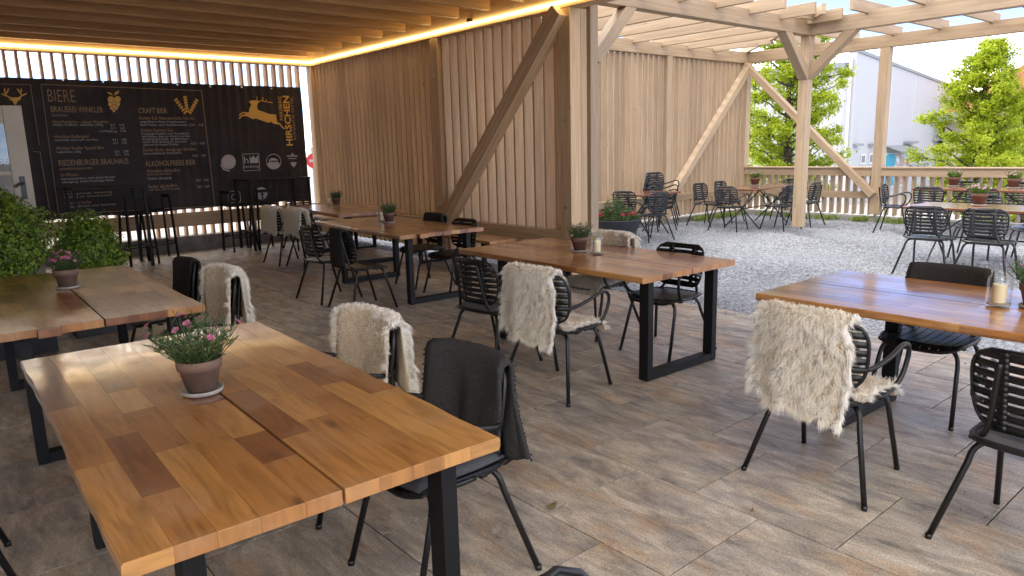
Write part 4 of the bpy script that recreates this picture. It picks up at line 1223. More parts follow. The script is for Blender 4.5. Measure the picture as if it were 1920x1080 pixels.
# benches along the wall
def bench(x, y, rz, L, label):
    t = thing('wall_bench', label, 'bench', (x, y, 0), R(rz), 'benches along the slatted wall')
    for k, (a, b) in enumerate(((-0.21, -0.072), (-0.068, 0.068), (0.072, 0.21))):
        part('plank', MB().box((a, -L/2, 0.43), (b, L/2, 0.47), 0.003, along=1), 'acacia', t)
    for s_ in (-1, 1):
        yy = s_*(L/2-0.18)
        for sx in (-1, 1): part('leg', MB().box((sx*0.17-0.02, yy-0.03, 0.0), (sx*0.17+0.02, yy+0.03, 0.429), 0.002, along=2), 'frame', t)
        part('foot_bar', MB().box((-0.149, yy-0.029, 0.003), (0.149, yy+0.029, 0.035), 0.002), 'frame', t)
        part('top_bar', MB().box((-0.149, yy-0.029, 0.395), (0.149, yy+0.029, 0.428), 0.002), 'frame', t)
bench(5.74, 7.85, -2, 1.9, 'low acacia bench by the slatted wall beside the second wall table')
bench(5.93, 11.55, -1, 1.9, 'low acacia bench by the slatted wall beside the corner table')

# ------------------------------------------------------------------ bar tables and stools before the banner
def bar_table(x, y, label, w=0.95, d=0.70, h=1.19):
    t = thing('bar_table', label, 'table', (x, y, 0), 0, 'black bar tables before the banner')
    part('table_top', MB().box((-w/2, -d/2, h-0.03), (w/2, d/2, h), 0.004), 'frame', t)
    for sx in (-1, 1):
        for sy_ in (-1, 1): part('leg', MB().box((sx*(w/2-.03)-.02, sy_*(d/2-.03)-.02, 0), (sx*(w/2-.03)+.02, sy_*(d/2-.03)+.02, h-.031), 0.002), 'frame', t)
        part('foot_rail', MB().box((sx*(w/2-.03)-.012, -(d/2-.055), 0.3), (sx*(w/2-.03)+.012, d/2-.055, 0.325)), 'frame', t)
def bar_stool(x, y, rz, label, h=0.78):
    t = thing('bar_stool', label, 'stool', (x, y, 0), R(rz), 'black bar stools before the banner')
    w = 0.17
    part('seat', MB().box((-w-.01, -w-.01, h-.03), (w+.01, w+.01, h), 0.006), 'frame', t)
    for sx in (-1, 1):
        for sy_ in (-1, 1):
            top = h+0.24 if sx < 0 else h-0.031
            part('leg', MB().bar((sx*(w+.045), sy_*(w+.03), 0), (sx*(w-.01)-(0.03 if sx < 0 else 0), sy_*(w-.012), top), 0.028, 0.028), 'frame', t)
        part('foot_rail', MB().bar((sx*(w+.02), -w-.01, 0.27), (sx*(w+.02), w+.01, 0.27), 0.02, 0.02), 'frame', t)
    for sy_ in (-1, 1): part('foot_rail', MB().bar((-w-.02, sy_*(w+.01), 0.24), (w+.02, sy_*(w+.01), 0.24), 0.02, 0.02), 'frame', t)
    part('back_bar', MB().bar((-w-.022, -w+.01, h+0.21), (-w-.022, w-.01, h+0.21), 0.02, 0.05), 'frame', t)
bar_table(2.36, 11.95, 'black bar table standing behind the box shrubs')
bar_table(5.02, 12.30, 'black bar table standing near the corner post', 1.1)
bar_stool(2.72, 12.00, 95, 'black bar stool at the bar table behind the shrubs, nearer its centre')
bar_stool(3.10, 12.38, 185, 'black bar stool at the end of the bar table behind the shrubs')
bar_stool(4.38, 12.30, 5, 'black bar stool at the end of the bar table near the corner post')
bar_stool(4.78, 12.20, 90, 'black bar stool at the long side of the bar table near the corner post')

# ------------------------------------------------------------------ pots with pinks, candle jars
def pot_meshes(mat):
    o_ = MB().lathe([(0.047, 0.012), (0.066, 0.088), (0.072, 0.090), (0.075, 0.122), (0.070, 0.124), (0.067, 0.118), (0.064, 0.1)], 24)
    p = o_.mesh('pot', True); p.materials.append(M[mat])
    s_ = MB().lathe([(0.055, 0.0), (0.066, 0.004), (0.070, 0.017), (0.066, 0.018), (0.060, 0.010), (0.046, 0.0095)], 24).mesh('saucer', True); s_.materials.append(M['saucer'])
    e = MB().lathe([(0.067, 0.104), (0.03, 0.108), (0.002, 0.109)], 16, cap_bottom=False).mesh('soil'); e.materials.append(M['soil'])
    return p, s_, e
def blade(mb, p, d, L, w, rs, tone, droop=0.35):
    d = Vector(d).normalized(); s_ = d.cross(Vector((rs.uniform(-1, 1), rs.uniform(-1, 1), rs.uniform(-.3, .3)))).normalized()*w
    p = Vector(p); m = p+d*L*0.55; e = m+(d+Vector((0, 0, -droop))).normalized()*L*0.5
    mb.add([p-s_*.6, p+s_*.6, m+s_, m-s_, e], [(0, 1, 2, 3), (3, 2, 4)], [[(0, 0)]*4, [(0, 0)]*3], tone)
def plant_meshes(seed, n, spread, hgt, leafmat, flowmat, nf, fsize):
    rs = random.Random(seed); mb = MB(); fl = MB()
    for _ in range(n):
        a = rs.uniform(0, 6.28); r0 = 0.055*math.sqrt(rs.random()); tl = rs.uniform(0.1, 1.0)
        d = Vector((math.cos(a)*spread*tl*1.5, math.sin(a)*spread*tl*1.5, 1.0)).normalized()
        L = hgt*rs.uniform(0.5, 1.05); p = Vector((r0*math.cos(a), r0*math.sin(a), 0.10))
        mb.tube([p, p+d*L*0.6, p+d*L+Vector((0, 0, -0.01))], [0.0013, 0.0011, 0.0006], 3, cap=False)
        for _k in range(9):
            t = rs.uniform(0.2, 1.0); q = p+d*L*t
            b = rs.uniform(0, 6.28); dd = d*0.8+Vector((math.cos(b), math.sin(b), rs.uniform(-.1, .5)))*0.8
            blade(mb, q, dd, rs.uniform(0.018, 0.038), 0.0019, rs, min(1, max(0, rs.gauss(0.35+0.4*t, 0.2))), 0.2)
    for _ in range(nf):
        a = rs.uniform(0, 6.28); tl = math.sqrt(rs.random())
        q = Vector((math.cos(a)*spread*0.17*tl*1.3, math.sin(a)*spread*0.17*tl*1.3, 0.10+hgt*rs.uniform(0.72, 1.05)*(1-0.25*tl)))
        nrm = Vector((math.cos(a)*0.7, math.sin(a)*0.7, 0.8)).normalized()
        x = nrm.cross(Vector((0, 0, 1))).normalized(); y = nrm.cross(x)
        mb.tube([(q.x*0.5, q.y*0.5, 0.13), q], 0.0012, 3, cap=False)
        for layer in range(2):
            for k in range(6):
                b = k/6*6.28+layer*.5; rr = fsize*rs.uniform(.8, 1.15)*(1-layer*.35)
                e1 = q+(x*math.cos(b-.42)+y*math.sin(b-.42))*rr+nrm*(0.2+.35*layer)*rr; e2 = q+(x*math.cos(b+.42)+y*math.sin(b+.42))*rr+nrm*(0.2+.35*layer)*rr
                mid = q+(x*math.cos(b)+y*math.sin(b))*rr*1.12+nrm*(.15+.35*layer)*rr
                fl.add([q, e1, mid, e2], [(0, 1, 2, 3)], [[(0, 0)]*4], rs.random())
    a_ = mb.mesh('foliage'); a_.materials.append(M[leafmat]); b_ = fl.mesh('blossoms'); b_.materials.append(M[flowmat])
    return a_, b_
POT = pot_meshes('terracotta'); POTB = pot_meshes('brown_pot')
PINK_A = plant_meshes(1, 105, 0.75, 0.178, 'lav_leaf', 'pink', 14, 0.012)
PINK_B = plant_meshes(2, 95, 0.42, 0.135, 'lav_leaf', 'lilac', 26, 0.008)
PINK_C = plant_meshes(3, 90, 0.50, 0.125, 'fresh_leaf', 'lilac', 34, 0.011)
PINK_D = plant_meshes(4, 90, 0.60, 0.14, 'lav_leaf', 'pink', 24, 0.012)
def potted(x, y, label, pl, pot=POT, s=1.0, z=TZ, rz=0.0, group='potted pinks on tables'):
    t = thing('potted_pinks', label, 'potted plant', (x, y, z), rz, group); t.scale = (s, s, s)
    for nme, m_ in zip(('pot', 'saucer', 'soil'), pot): link(nme, m_, None, t)
    f = link('foliage', pl[0], None, t); f['kind'] = 'stuff'
    link('blossoms', pl[1], None, f)
potted(0.755, 2.66, 'bright pink flowering pinks in grey brown clay pot on the large tabletop', PINK_A, s=1.07)
potted(0.80, 5.56, 'pale pink pinks in clay pot on the table before the box shrubs', PINK_D, s=1.05)
potted(4.20, 4.10, 'lilac pinks in brown pot beside the candle jar on the middle table', PINK_B, POTB, 0.98)
potted(4.48, 7.55, 'bushy lilac pinks in brown pot beside candle on second wall table', PINK_B, POTB, 1.0, rz=1.0)
potted(5.42, 10.75, 'lilac pinks in brown pot on the far corner table', PINK_B, POTB, 1.0, rz=2.0)
potted(4.22, 0.985, 'pinks in clay pot beside the candle jar on the patio edge table', PINK_A, POT, 1.0, rz=2.2)
def candle_jar(x, y, label, s=1.0):
    t = thing('candle_jar', label, 'candle', (x, y, TZ), 0, 'candle jars on tables'); t.scale = (s, s, s)
    part('jar', MB().lathe([(0.010, 0.0015), (0.050, 0.0015), (0.053, 0.006), (0.053, 0.128), (0.049, 0.142), (0.040, 0.149), (0.041, 0.152), (0.0425, 0.155), (0.041, 0.158), (0.0425, 0.161), (0.041, 0.164), (0.041, 0.172), (0.0385, 0.172), (0.038, 0.149), (0.046, 0.140), (0.0505, 0.127), (0.0505, 0.009), (0.010, 0.006)], 32), 'glass', t).data.polygons.foreach_set('use_smooth', [True]*(17*32+1))
    part('base_sand', MB().lathe([(0.049, 0.0095), (0.049, 0.017), (0.02, 0.019)], 24, cap_top=True), 'saucer', t)
    part('candle', MB().lathe([(0.029, 0.0195), (0.0295, 0.104), (0.027, 0.108), (0.012, 0.105)], 24, cap_top=True), 'wax', t)
    part('wick', MB().tube([(0, 0, 0.104), (0.001, 0.001, 0.114)], 0.0012, 5), 'wick', t)
candle_jar(4.19, 3.90, 'glass jar with ivory candle beside the plant on the middle table')
candle_jar(4.50, 7.78, 'glass jar with ivory candle beside the plant on second wall table')
candle_jar(4.16, 1.125, 'glass jar with thick ivory candle on the shining patio edge table', 1.06)
candle_jar(5.38, 10.95, 'glass jar half hidden behind the plant on the far corner table')

# ------------------------------------------------------------------ old glazed door and planters on the house side
dr = thing('glazed_door', 'cream painted old glazed door standing upright in front of the banner', 'door', (0.50, 7.75, 0), R(-2))
dw, dh = 0.92, 2.07
for nme, lo, hi in (('stile', (dw/2-0.145, -0.022, 0), (dw/2, 0.022, dh)), ('stile', (-dw/2, -0.022, 0), (-dw/2+0.145, 0.022, dh)),
                    ('rail', (-dw/2+0.1455, -0.0215, dh-0.15), (dw/2-0.1455, 0.0215, dh-0.002)), ('rail', (-dw/2+0.1455, -0.0215, 0.0), (dw/2-0.1455, 0.0215, 0.55)),
                    ('glazing_bar', (-dw/2+0.1455, -0.018, 1.475), (dw/2-0.1455, 0.018, 1.51))):
    part(nme, MB().box(lo, hi, 0.004), 'cream', dr)
part('pane', MB().box((-dw/2+0.146, -0.003, 1.5105), (dw/2-0.146, 0.003, dh-0.1505)), 'glass', dr)
part('pane', MB().box((-dw/2+0.146, -0.003, 0.5505), (dw/2-0.146, 0.003, 1.4745)), 'glass', dr)
hd = part('handle_plate', MB().box((dw/2-0.095, -0.030, 1.26), (dw/2-0.055, -0.0225, 1.46), 0.003), 'brass', dr)
link('handle', MB().tube(bezier([(dw/2-0.075, -0.03, 1.40), (dw/2-0.075, -0.075, 1.40), (dw/2-0.11, -0.08, 1.395), (dw/2-0.14, -0.08, 1.37)], 4), 0.011, 8), 'brass', hd, True)

def leaf_blob(seed, n, rx, ry, rz, cz, size, lumps=34):
    """dense clipped shrub: small leaves on a bumpy ellipsoid shell and deeper inside, tones random"""
    rs = random.Random(seed); mb = MB()
    L = [(rs.uniform(0, 6.28), rs.uniform(-0.5, 1), rs.uniform(0.05, 0.26)) for _ in range(lumps)]
    for _ in range(n):
        th = rs.uniform(0, 6.28); c_ = rs.uniform(-0.75, 1); s_ = math.sqrt(1-c_*c_)
        d = Vector((s_*math.cos(th), s_*math.sin(th), c_))
        k = 1.0
        for (a, b, h) in L:
            e = Vector((math.cos(a)*math.sqrt(max(0, 1-b*b)), math.sin(a)*math.sqrt(max(0, 1-b*b)), b)); k += h*max(0, d.dot(e)-0.86)/0.14*0.8
        dep = rs.random()**1.5*0.42
        p = Vector((d.x*rx, d.y*ry, d.z*rz))*k*(1-dep)+Vector((0, 0, cz))
        if rs.random() < 0.16:
            q_ = rs.randrange(150); rq = random.Random(seed*991+q_); a_, b_ = rq.uniform(0, 6.28), rq.uniform(-.3, 1); h_ = math.sqrt(1-b_*b_)
            d = Vector((h_*math.cos(a_), h_*math.sin(a_), b_)); u_ = rs.random(); out = Vector((rq.gauss(0, .4), rq.gauss(0, .4), rq.uniform(.1, .9)))+d
            p = Vector((d.x*rx, d.y*ry, d.z*rz))*0.98+Vector((0, 0, cz))+out*u_*rq.uniform(.04, .10)+Vector((rs.gauss(0, .008), rs.gauss(0, .008), rs.gauss(0, .008)))
        nrm = (d+Vector((rs.gauss(0, .5), rs.gauss(0, .5), rs.gauss(0.25, .5)))).normalized()
        x = nrm.cross(Vector((rs.uniform(-1, 1), rs.uniform(-1, 1), rs.uniform(-1, 1)))).normalized(); y = nrm.cross(x)
        sz = size*rs.uniform(0.6, 1.25)
        tone = min(1, max(0, rs.gauss(0.52, 0.24)))
        mb.add([p-x*sz, p+y*sz*.62-x*sz*.1+nrm*sz*.15, p+x*sz, p-y*sz*.62-x*sz*.1+nrm*sz*.15], [(0, 1, 2, 3)], [[(0, 0)]*4], tone)
    return mb
def shrub(x, y, lo, hi, label, seed, r, cz, plabel, n=9000):
    t = thing('planter_box', plabel, 'planter', (x, y, 0), 0)
    w, d, h = lo
    b = MB()
    for a0, a1 in (((-w/2, -d/2, 0), (w/2, -d/2+0.03, h)), ((-w/2, d/2-0.03, 0), (w/2, d/2, h)), ((-w/2, -d/2+.0302, 0), (-w/2+0.03, d/2-.0302, h)), ((w/2-0.03, -d/2+.0302, 0), (w/2, d/2-.0302, h))):
        part('side_panel', MB().box(a0, a1, 0.003), 'planter_box', t)
    part('soil', MB().box((-w/2+.031, -d/2+.031, 0.02), (w/2-.031, d/2-.031, h-0.05)), 'soil', t)
    s = thing('box_shrub', label, 'shrub', (x, y, h-0.05), 0, 'clipped box shrubs')
    f = link('foliage', leaf_blob(seed, n, r[0], r[1], r[2], cz-h+0.05, 0.0155), 'box_leaf', s); f['kind'] = 'stuff'
    mb = MB()
    rs = random.Random(seed+5)
    for _ in range(9):
        a = rs.uniform(0, 6.28)
        mb.tube([(0.03*math.cos(a), 0.03*math.sin(a), 0), (r[0]*.45*math.cos(a), r[1]*.45*math.sin(a), (cz-h)*.8), (r[0]*.7*math.cos(a), r[1]*.7*math.sin(a), cz-h+r[2]*.4)], [0.012, 0.008, 0.003], 5)
    part('stem', mb, 'bark', s)
shrub(0.58, 7.28, (0.60, 0.5, 0.60), None, 'tall dense box shrub at the foot of the glazed door', 51, (0.33, 0.33, 0.37), 0.90, 'charcoal planter box under the tall box shrub', 15000)
shrub(1.31, 7.62, (0.46, 0.46, 0.42), None, 'looser box shrub spreading beside the taller one', 52, (0.245, 0.26, 0.30), 0.72, 'charcoal planter box under the looser box shrub', 11500)

# ------------------------------------------------------------------ furniture on the gravel
YG = 'anthracite chairs on the gravel'
def fold_table(x, y, rz, L, W, label):
    t = thing('folding_table', label, 'table', (x, y, -0.012), R(rz), 'reddish folding tables on the gravel')
    n = 6
    for k in range(n):
        a = -W/2+W*k/n
        part('plank', MB().box((-L/2, a+.0015, 0.72), (L/2, a+W/n-.0015, 0.75), 0.003, along=0), 'redwood', t)
    for s_ in (-1, 1):
        xx = s_*(L/2-0.28)
        for sg in (-1, 1): part('leg', MB().tube([(xx+sg*0.012, -W*0.42*sg, 0.0), (xx+sg*0.012, W*0.40*sg, 0.70)], 0.013, 8), 'anthracite', t)
        part('cross_bar', MB().tube([(xx, -W*0.44, 0.706), (xx, W*0.44, 0.706)], 0.011, 6), 'anthracite', t)
        part('strut', MB().tube([(xx, 0, 0.36), (xx-s_*0.42, 0, 0.705)], 0.009, 6), 'anthracite', t)
    part('stretcher', MB().tube([(-L/2+.28, 0, 0.355), (L/2-.28, 0, 0.355)], 0.010, 6), 'anthracite', t)
fold_table(12.80, 7.66, 4, 1.75, 0.82, 'reddish folding table with crossed legs near the pergola corner')
fold_table(13.65, 4.05, 90, 1.95, 0.80, 'reddish folding table with two potted plants along the fence')
fold_table(10.13, 2.80, 88, 1.95, 0.84, 'reddish folding table shining white between patio and fence')
fold_table(10.35, 8.42, 0, 1.1, 0.70, 'reddish folding table half hidden behind the flower bowl')
def gch(x, y, f, label, arms=True, z=-0.012): return chair(x, y, f, label, YG, arms, False, 'anthracite', z)
gch(11.72, 7.57, 5, 'anthracite chair at the narrow end of the corner table, nearer the wooden post')
gch(12.15, 8.36, 268, 'anthracite chair between corner table and back wall, beside the brace foot', False)
gch(12.95, 8.42, 272, 'anthracite chair between corner table and back wall, nearer the fence', False)
gch(12.35, 6.92, 88, 'anthracite chair on the yard side of the corner table, beside the free post')
gch(13.22, 6.90, 92, 'anthracite chair on the yard side of the corner table, nearer the fence', False)
gch(14.02, 7.70, 180, 'anthracite chair at the fence end of the corner table', False)
gch(13.12, 5.22, 282, 'anthracite armchair at the head of the fence table by the fence post')
gch(12.85, 4.55, 0, 'anthracite chair on the yard side of the fence table, beside the armchair', False)
gch(12.88, 3.80, 0, 'anthracite chair on the yard side of the fence table, behind a potted plant', False)
gch(14.25, 4.55, 180, 'anthracite chair between fence and fence table, beside the armchair', False)
gch(14.25, 3.75, 180, 'anthracite chair between fence and fence table, away from the armchair', False)
gch(9.28, 3.28, 2, 'anthracite chair with open seat turned to the shining table, nearer the free post', False)
gch(9.28, 2.66, -3, 'anthracite chair with open seat turned to the shining table, next along it', False)
gch(10.95, 3.30, 180, 'anthracite chair between shining table and fence table, nearer the free post', False)
gch(10.95, 2.65, 180, 'anthracite chair between shining table and fence table, next along it', False)
gch(9.72, 7.80, 82, 'anthracite chair standing in front of the chair stack')
gch(9.82, 8.36, 10, 'anthracite chair behind the flower bowl', False)
for k, wh in enumerate(('lowest', 'second lowest', 'second highest', 'topmost')):
    gch(10.95+0.028*k, 8.62, 262, f'anthracite chair in the stack by the back wall, {wh} of the stack', True, -0.012+0.085*k)
potted(12.92, 7.80, 'pink plant in brown pot on the corner table', PINK_C, POTB, 1.3, 0.738)
potted(13.95, 4.62, 'lilac plant in brown pot on the fence table, nearer the fence post', PINK_C, POTB, 1.3, 0.738, 1.0)
potted(13.75, 3.68, 'lilac plant in brown pot on the fence table, away from the fence post', PINK_C, POTB, 1.3, 0.738, 2.0)
potted(10.22, 3.08, 'lilac plant in brown pot on the shining table', PINK_C, POTB, 1.25, 0.738, 3.0)
# round flower bowl
fb = thing('flower_bowl', 'large round anthracite planter bowl of red flowers beside the pavilion post', 'planter', (9.02, 7.98, -0.012))
part('bowl', MB().lathe([(0.25, 0.0), (0.30, 0.03), (0.37, 0.27), (0.385, 0.285), (0.41, 0.385), (0.425, 0.395), (0.425, 0.41), (0.40, 0.412), (0.385, 0.395), (0.36, 0.36)], 40), 'bowl', fb).data.polygons.foreach_set('use_smooth', [True]*(9*40+1))
part('soil', MB().lathe([(0.372, 0.37), (0.2, 0.38), (0.01, 0.385)], 24, cap_bottom=False), 'soil', fb)
rs = random.Random(77); gm = MB(); rm = MB()
for _ in range(420):
    a = rs.uniform(0, 6.28); rr = 0.36*math.sqrt(rs.random()); h = 0.38+0.42*math.exp(-(rr/0.22)**2)*rs.random()+0.08*rs.random()
    p = Vector((rr*math.cos(a), rr*math.sin(a), 0.375)); q = Vector((p.x*1.15, p.y*1.15, h))
    gm.tube([p, q], [0.002, 0.001], 3, cap=False)
    for _k in range(11):
        t = rs.uniform(0.3, 1.05); b = rs.uniform(0, 6.28)
        blade(gm, p.lerp(q, t), (math.cos(b), math.sin(b), rs.uniform(0, .9)), rs.uniform(0.025, 0.06), 0.007, rs, rs.random(), 0.3)
f = part('foliage', gm, 'lav_leaf', fb); f['kind'] = 'stuff'
for (cx, cy) in ((-0.24, 0.20), (0.02, -0.26), (0.20, -0.22), (0.27, -0.10), (-0.10, -0.24), (-0.30, 0.05), (0.12, -0.30)):
    for _ in range(70):
        d = Vector((rs.gauss(0, 1), rs.gauss(0, 1), abs(rs.gauss(0, 1)))).normalized(); p = Vector((cx, cy, 0.475))+d*0.058*rs.uniform(.5, 1)
        x = d.cross(Vector((rs.random(), rs.random(), rs.random()))).normalized()*0.014; y = d.cross(x)
        rm.add([p-x, p-y, p+x, p+y], [(0, 1, 2, 3)], [[(0, 0)]*4], rs.random())
part('red_blossoms', rm, 'red', fb)
# weeds along the fence and wall foot
wm = MB(); rs = random.Random(5)
for _ in range(150):
    if rs.random() < 0.6: x, y = rs.uniform(14.35, 14.62), rs.choice((6.35, 6.5, 7.0, 7.3, 7.9, 8.5, 5.9, 5.6))+rs.gauss(0, .12)
    else: x, y = rs.uniform(12.6, 14.4), rs.uniform(8.88, 9.08)
    for _k in range(8):
        b = rs.uniform(0, 6.28); blade(wm, (x+rs.gauss(0, .02), y+rs.gauss(0, .02), -0.015), (math.cos(b)*.5, math.sin(b)*.5, 1), rs.uniform(0.05, 0.17), 0.008, rs, rs.random(), 0.6)
o = link('weeds', wm, 'weed'); o['kind'] = 'stuff'; o['label'] = 'fresh green weeds growing along the fence foot'
# fallen leaves on the tiles
def dry_leaf(px, py, L, rz, label):
    p = onZ(px, py, 0.003); mb = MB()
    V = [(-L/2, 0, 0.004), (-L*.2, L*.16, 0.012), (L*.15, L*.17, 0.006), (L/2, 0, 0.010), (L*.15, -L*.15, 0.002), (-L*.2, -L*.17, 0.001), (0, 0, 0.006)]
    mb.add([Vector(v) for v in V], [(0, 6, 1), (1, 6, 2), (2, 6, 3), (3, 6, 4), (4, 6, 5), (5, 6, 0)], [[(0, 0)]*3]*6)
    o = link('fallen_leaf', mb, 'leaf_dry'); o.location = p; o.rotation_euler = (0, 0, rz)
    tag(o, label, 'leaf', 'dry leaves on the tiles')
dry_leaf(1036, 950, 0.085, 0.3, 'largest olive brown dry leaf lying on the floor tiles')
for (px, py, L, rz) in ((1151, 909, 0.02, 1), (1411, 957, 0.03, .4), (1606, 833, 0.022, .2), (1802, 959, 0.025, .6), (1845, 972, 0.018, 2), (1005, 767, 0.03, .2), (1808, 925, 0.016, 1)):
    dry_leaf(px, py, L, rz, 'tiny dry leaf crumb lying on the floor tiles')

# ------------------------------------------------------------------ white hall beyond the fence
D0 = 44.0
d0 = ray(1598, 250); d0 = d0/np.linalg.norm(d0[:2]); P0 = Vector((d0[0]*D0, d0[1]*D0, 0))
fa = ray(2330, 240); ang = math.atan2(fa[1], fa[0])
hall = thing('white_hall', 'long white hall with sloping roof edge and small windows beyond the fence', 'building', (P0.x, P0.y, -1.93), ang)
def on_hall(px, py):
    """pixel -> (s along the facade, height above the hall's foot)"""
    d = ray(px, py); fx, fy = math.cos(ang), math.sin(ang)
    det = d[0]*(-fy)-(-fx)*d[1]
    t = (P0.x*(-fy)-(-fx)*P0.y)/det
    X, Y = d[0]*t, d[1]*t
    return (X-P0.x)*fx+(Y-P0.y)*fy, CAM_H+d[2]*t+1.93
s0, h0 = on_hall(1612, 99); s1_, h1 = on_hall(1795, 168)
slope = (h1-h0)/(s1_-s0)
SL = 46.0
hz = lambda s: h0+slope*(s-s0)
part('facade', MB().poly([(0, 0, 0), (SL, 0, 0), (SL, 0, max(hz(SL), 3.2)), (s0, 0, h0), (0, 0, h0)], 0.4, (0, 1, 0)), 'hall_white', hall)
part('roof_trim', MB().poly([(0, -0.08, h0), (s0, -0.08, h0), (SL, -0.08, max(hz(SL), 3.2)), (SL, -0.08, max(hz(SL), 3.2)+0.18), (s0, -0.08, h0+0.18), (0, -0.08, h0+0.18)], 0.5, (0, 1, 0)), 'hall_grey', hall)
part('side_wall', MB().box((0.02, 0.41, 0), (0.4, 26, h0-0.75)), 'hall_white', hall)
part('gutter', MB().box((-0.25, 0.5, h0-0.74), (0.5, 26, h0-0.45)), 'hall_grey', hall)
part('downpipe', MB().tube([(-0.12, 0.25, 0), (-0.12, 0.25, h0-0.3)], 0.09, 8), 'sill', hall)
part('roof', MB().poly([(0.3, 0.45, h0-0.5), (SL, 0.45, max(hz(SL), 3.0)-0.3), (SL, 26, max(hz(SL), 3.0)-0.3), (0.3, 26, h0-0.5)], 0.05, (0, 0, 1)), 'hall_grey', hall)
for (xa, ya, xb, yb) in ((1612.5, 290, 1621, 307), (1628, 289, 1636, 306), (1706.5, 283, 1713, 300), (1719, 282, 1725.5, 299), (1731, 281, 1737, 298)):
    a = on_hall(xa, yb); b = on_hall(xb, ya)
    w_ = part('window', MB().box((a[0]-0.05, -0.05, a[1]-0.05), (b[0]+0.05, -0.012, b[1]+0.05)), 'sill', hall)
    link('pane', MB().box((a[0]+.07, -0.066, a[1]+.06), (b[0]-.07, -0.0505, b[1]-.05)), 'pane', w_)
    link('sill', MB().box((a[0]-.2, -0.2, a[1]-0.45), (b[0]+.2, -0.011, a[1]-0.33)), 'hall_grey', w_)
for (px, py, wpx) in ((1604, 270, 8), (1632, 270, 9), (1703, 266, 18), (1757, 261, 16)):
    a = on_hall(px-wpx/2, py); b = on_hall(px+wpx/2, py)
    part('wall_lamp', MB().box((a[0], -0.35, a[1]-.12), (b[0], -0.011, a[1]+.02), 0.01), 'hall_grey', hall)
a = on_hall(1656, 316); b = on_hall(1674, 288.5); c = on_hall(1702, 288)
mu = part('mural_board', MB().box((a[0]-.1, -0.12, a[1]-1.2), (c[0]+.1, -0.012, b[1]+.05)), 'sill', hall)
link('turquoise_panel', MB().box((a[0], -0.15, a[1]-1.1), (b[0], -0.1205, b[1])), 'turquoise', mu)
link('picture_panel', MB().box((b[0]+.05, -0.15, a[1]-1.1), (c[0], -0.1205, b[1])), 'mural', mu)
a = on_hall(1660, 286); b = on_hall(1704, 280)
part('awning', MB().poly([(a[0], -0.9, a[1]), (b[0], -0.9, a[1]), (b[0], -0.02, b[1]+.25), (a[0], -0.02, b[1]+.25)], 0.04, (0, 0, 1)), 'hall_grey', hall)
a = on_hall(1750, 214); b = on_hall(1840, 224)
part('canopy_roof', MB().box((a[0], -5.0, a[1]-.5), (b[0], -0.011, a[1]+.05), 0.02), 'hall_grey', hall)
for px in (1668, 1712, 1757, 1790):
    a = on_hall(px, 200); part('panel_seam', MB().box((a[0]-.03, -0.02, 3.9), (a[0]+.03, -0.001, hz(a[0])-.05)), 'sill', hall)
# far house roof behind the trees
hs = thing('far_house', 'far house with orange tiled roof showing behind the tree', 'building', (64, 17, -2.0), R(20))
part('wall', MB().box((-7, -5, 0), (7, 5, 5.0)), 'plaster', hs)
part('roof', MB().poly([(-7.5, -5.6, 4.9), (-7.5, 5.6, 4.9), (-7.5, 0, 8.6)], 15.0, (1, 0, 0)), 'roof_red', hs)
for k in range(3): part('window', MB().box((-5+k*4, -5.06, 1.4), (-3.6+k*4, -5.001, 3.0)), 'pane', hs)

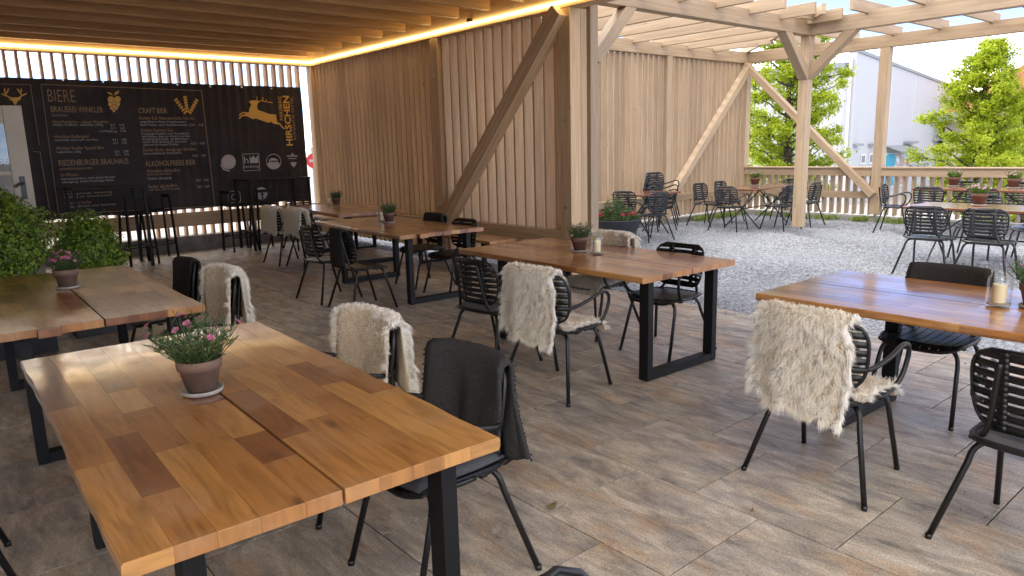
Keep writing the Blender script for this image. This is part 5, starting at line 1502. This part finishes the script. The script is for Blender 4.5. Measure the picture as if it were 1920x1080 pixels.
# ------------------------------------------------------------------ trees
def tree(x, y, z0, H, rad, zc, label, seed, nleaf, pointed, leaf=0.085):
    t = thing('lime_tree', label, 'tree', (x, y, z0), 0, 'young lime trees beyond the fence')
    rs = random.Random(seed); tr = MB(); cr = MB()
    top = Vector((rs.gauss(0, .1), rs.gauss(0, .1), H*0.95))
    tr.tube(bezier([(0, 0, -0.3), (0.04, 0.02, H*.3), (-0.03, 0.05, H*.6), top], 5), [0.16*(1-i/17) + 0.012 for i in range(16)], 8)
    def env(t_):           # crown radius at relative height
        if pointed: return rad*(math.sin(min(1, (1-t_)*1.25)*math.pi/2)**0.9)*(0.55+0.45*min(1, t_*4))
        return rad*math.sqrt(max(0, 1-(2*t_-0.85)**2/1.35))
    tips = []
    nb = 64
    for k in range(nb):
        tt = (k+rs.random())/nb; a = k*2.4+rs.uniform(-.4, .4)
        zb = zc+(H-zc)*tt*0.93
        r_ = env(tt)*rs.uniform(0.62, 1.12)
        p0 = Vector((0, 0, max(0.6, zb-r_*0.35))); p1 = Vector((math.cos(a)*r_*.55, math.sin(a)*r_*.55, zb)); p2 = Vector((math.cos(a)*r_, math.sin(a)*r_, zb+r_*rs.uniform(-.02, .30)))
        tr.tube([p0, p0.lerp(p1, .5)+Vector((0, 0, -.04)), p1, p2], [0.035, 0.025, 0.016, 0.006], 5)
        for s_ in range(6):
            u = rs.uniform(0.3, 1.0); q = p0.lerp(p1, min(1, u*1.6)) if u < .6 else p1.lerp(p2, (u-.6)/.4)
            b = rs.uniform(0, 6.28); L = rad*rs.uniform(0.14, 0.32)
            e = q+Vector((math.cos(b)*L, math.sin(b)*L, rs.uniform(-.05, .35)*L*1.4))
            tr.tube([q, e], [0.010, 0.003], 4); tips.append((q, e))
        tips.append((p1, p2))
    per = nleaf//len(tips)
    for (q, e) in tips:
        base_t = min(1, max(0, rs.gauss(0.5, .18)))
        for _ in range(per):
            u = rs.random()**0.7
            p = q.lerp(e, u)+Vector((rs.gauss(0, 1), rs.gauss(0, 1), rs.gauss(-.2, 1)))*rad*0.042
            n = Vector((rs.gauss(0, .7), rs.gauss(0, .7), rs.gauss(.55, .6))).normalized()
            x_ = n.cross(Vector((rs.uniform(-1, 1), rs.uniform(-1, 1), rs.uniform(-1, 1)))).normalized(); y_ = n.cross(x_)
            s_ = leaf*rs.uniform(.6, 1.2)
            cr.add([p-x_*s_, p-y_*s_*.75, p+x_*s_*1.1-n*s_*.25, p+y_*s_*.75], [(0, 1, 2, 3)], [[(0, 0)]*4], min(1, max(0, base_t+rs.gauss(0, .18))))
    part('trunk', tr, 'bark', t)
    c_ = part('crown', cr, 'tree_leaf', t); c_['kind'] = 'stuff'
def at_dist(px, py, D):
    d = ray(px, py); d = d/np.linalg.norm(d[:2]); return d[0]*D, d[1]*D
x, y = at_dist(1478, 300, 20.0); tree(x, y, -1.3, 5.95, 1.45, 1.5, 'broad bright green lime tree behind the pergola corner brace', 61, 42000, False, 0.034)
x, y = at_dist(1836, 300, 21.0); tree(x, y, -1.5, 5.5, 1.42, 1.3, 'pointed bright green lime tree standing clear above the fence', 62, 44000, True, 0.034)
x, y = at_dist(1925, 300, 26.0); tree(x, y, -1.9, 4.6, 1.9, 1.0, 'lower bright green lime tree close behind the pointed one', 63, 22000, False, 0.042)
x, y = at_dist(1330, 300, 27.0); tree(x, y, -1.9, 6.4, 2.2, 1.2, 'bright green lime tree half hidden by the slatted back wall', 64, 18000, False, 0.05)
# outside the end wall: a low white garage and a red sign seen through the slats
gr = thing('white_garage', 'low white garage seen in slices between the slats of the end wall', 'building', (1.5, 27.0, -0.03), R(4))
part('wall', MB().box((-9, 0, 0), (9, 5, 2.5)), 'hall_white', gr)
part('roof', MB().box((-9.2, -0.25, 2.502), (9.2, 5.2, 2.65), 0.01), 'hall_grey', gr)
for k in (-2, -1, 0, 1): part('garage_door', MB().box((k*4+.6, -0.03, 0.02), (k*4+3.4, -0.001, 2.15)), 'sill', gr)
sg = thing('red_sign', 'small red and white sign post outside the corner gap of the end wall', 'sign', (7.35, 15.6, -0.03))
part('pole', MB().tube([(0, 0, 0), (0, 0, 1.75)], 0.025, 8), 'post_steel', sg)
part('plate', MB().tube([(0, -0.03, 1.45), (0, -0.045, 1.45)], 0.17, 20), 'sign_red', sg)
part('plate_mark', MB().box((-0.10, -0.052, 1.42), (0.10, -0.0455, 1.48)), 'hall_white', sg)
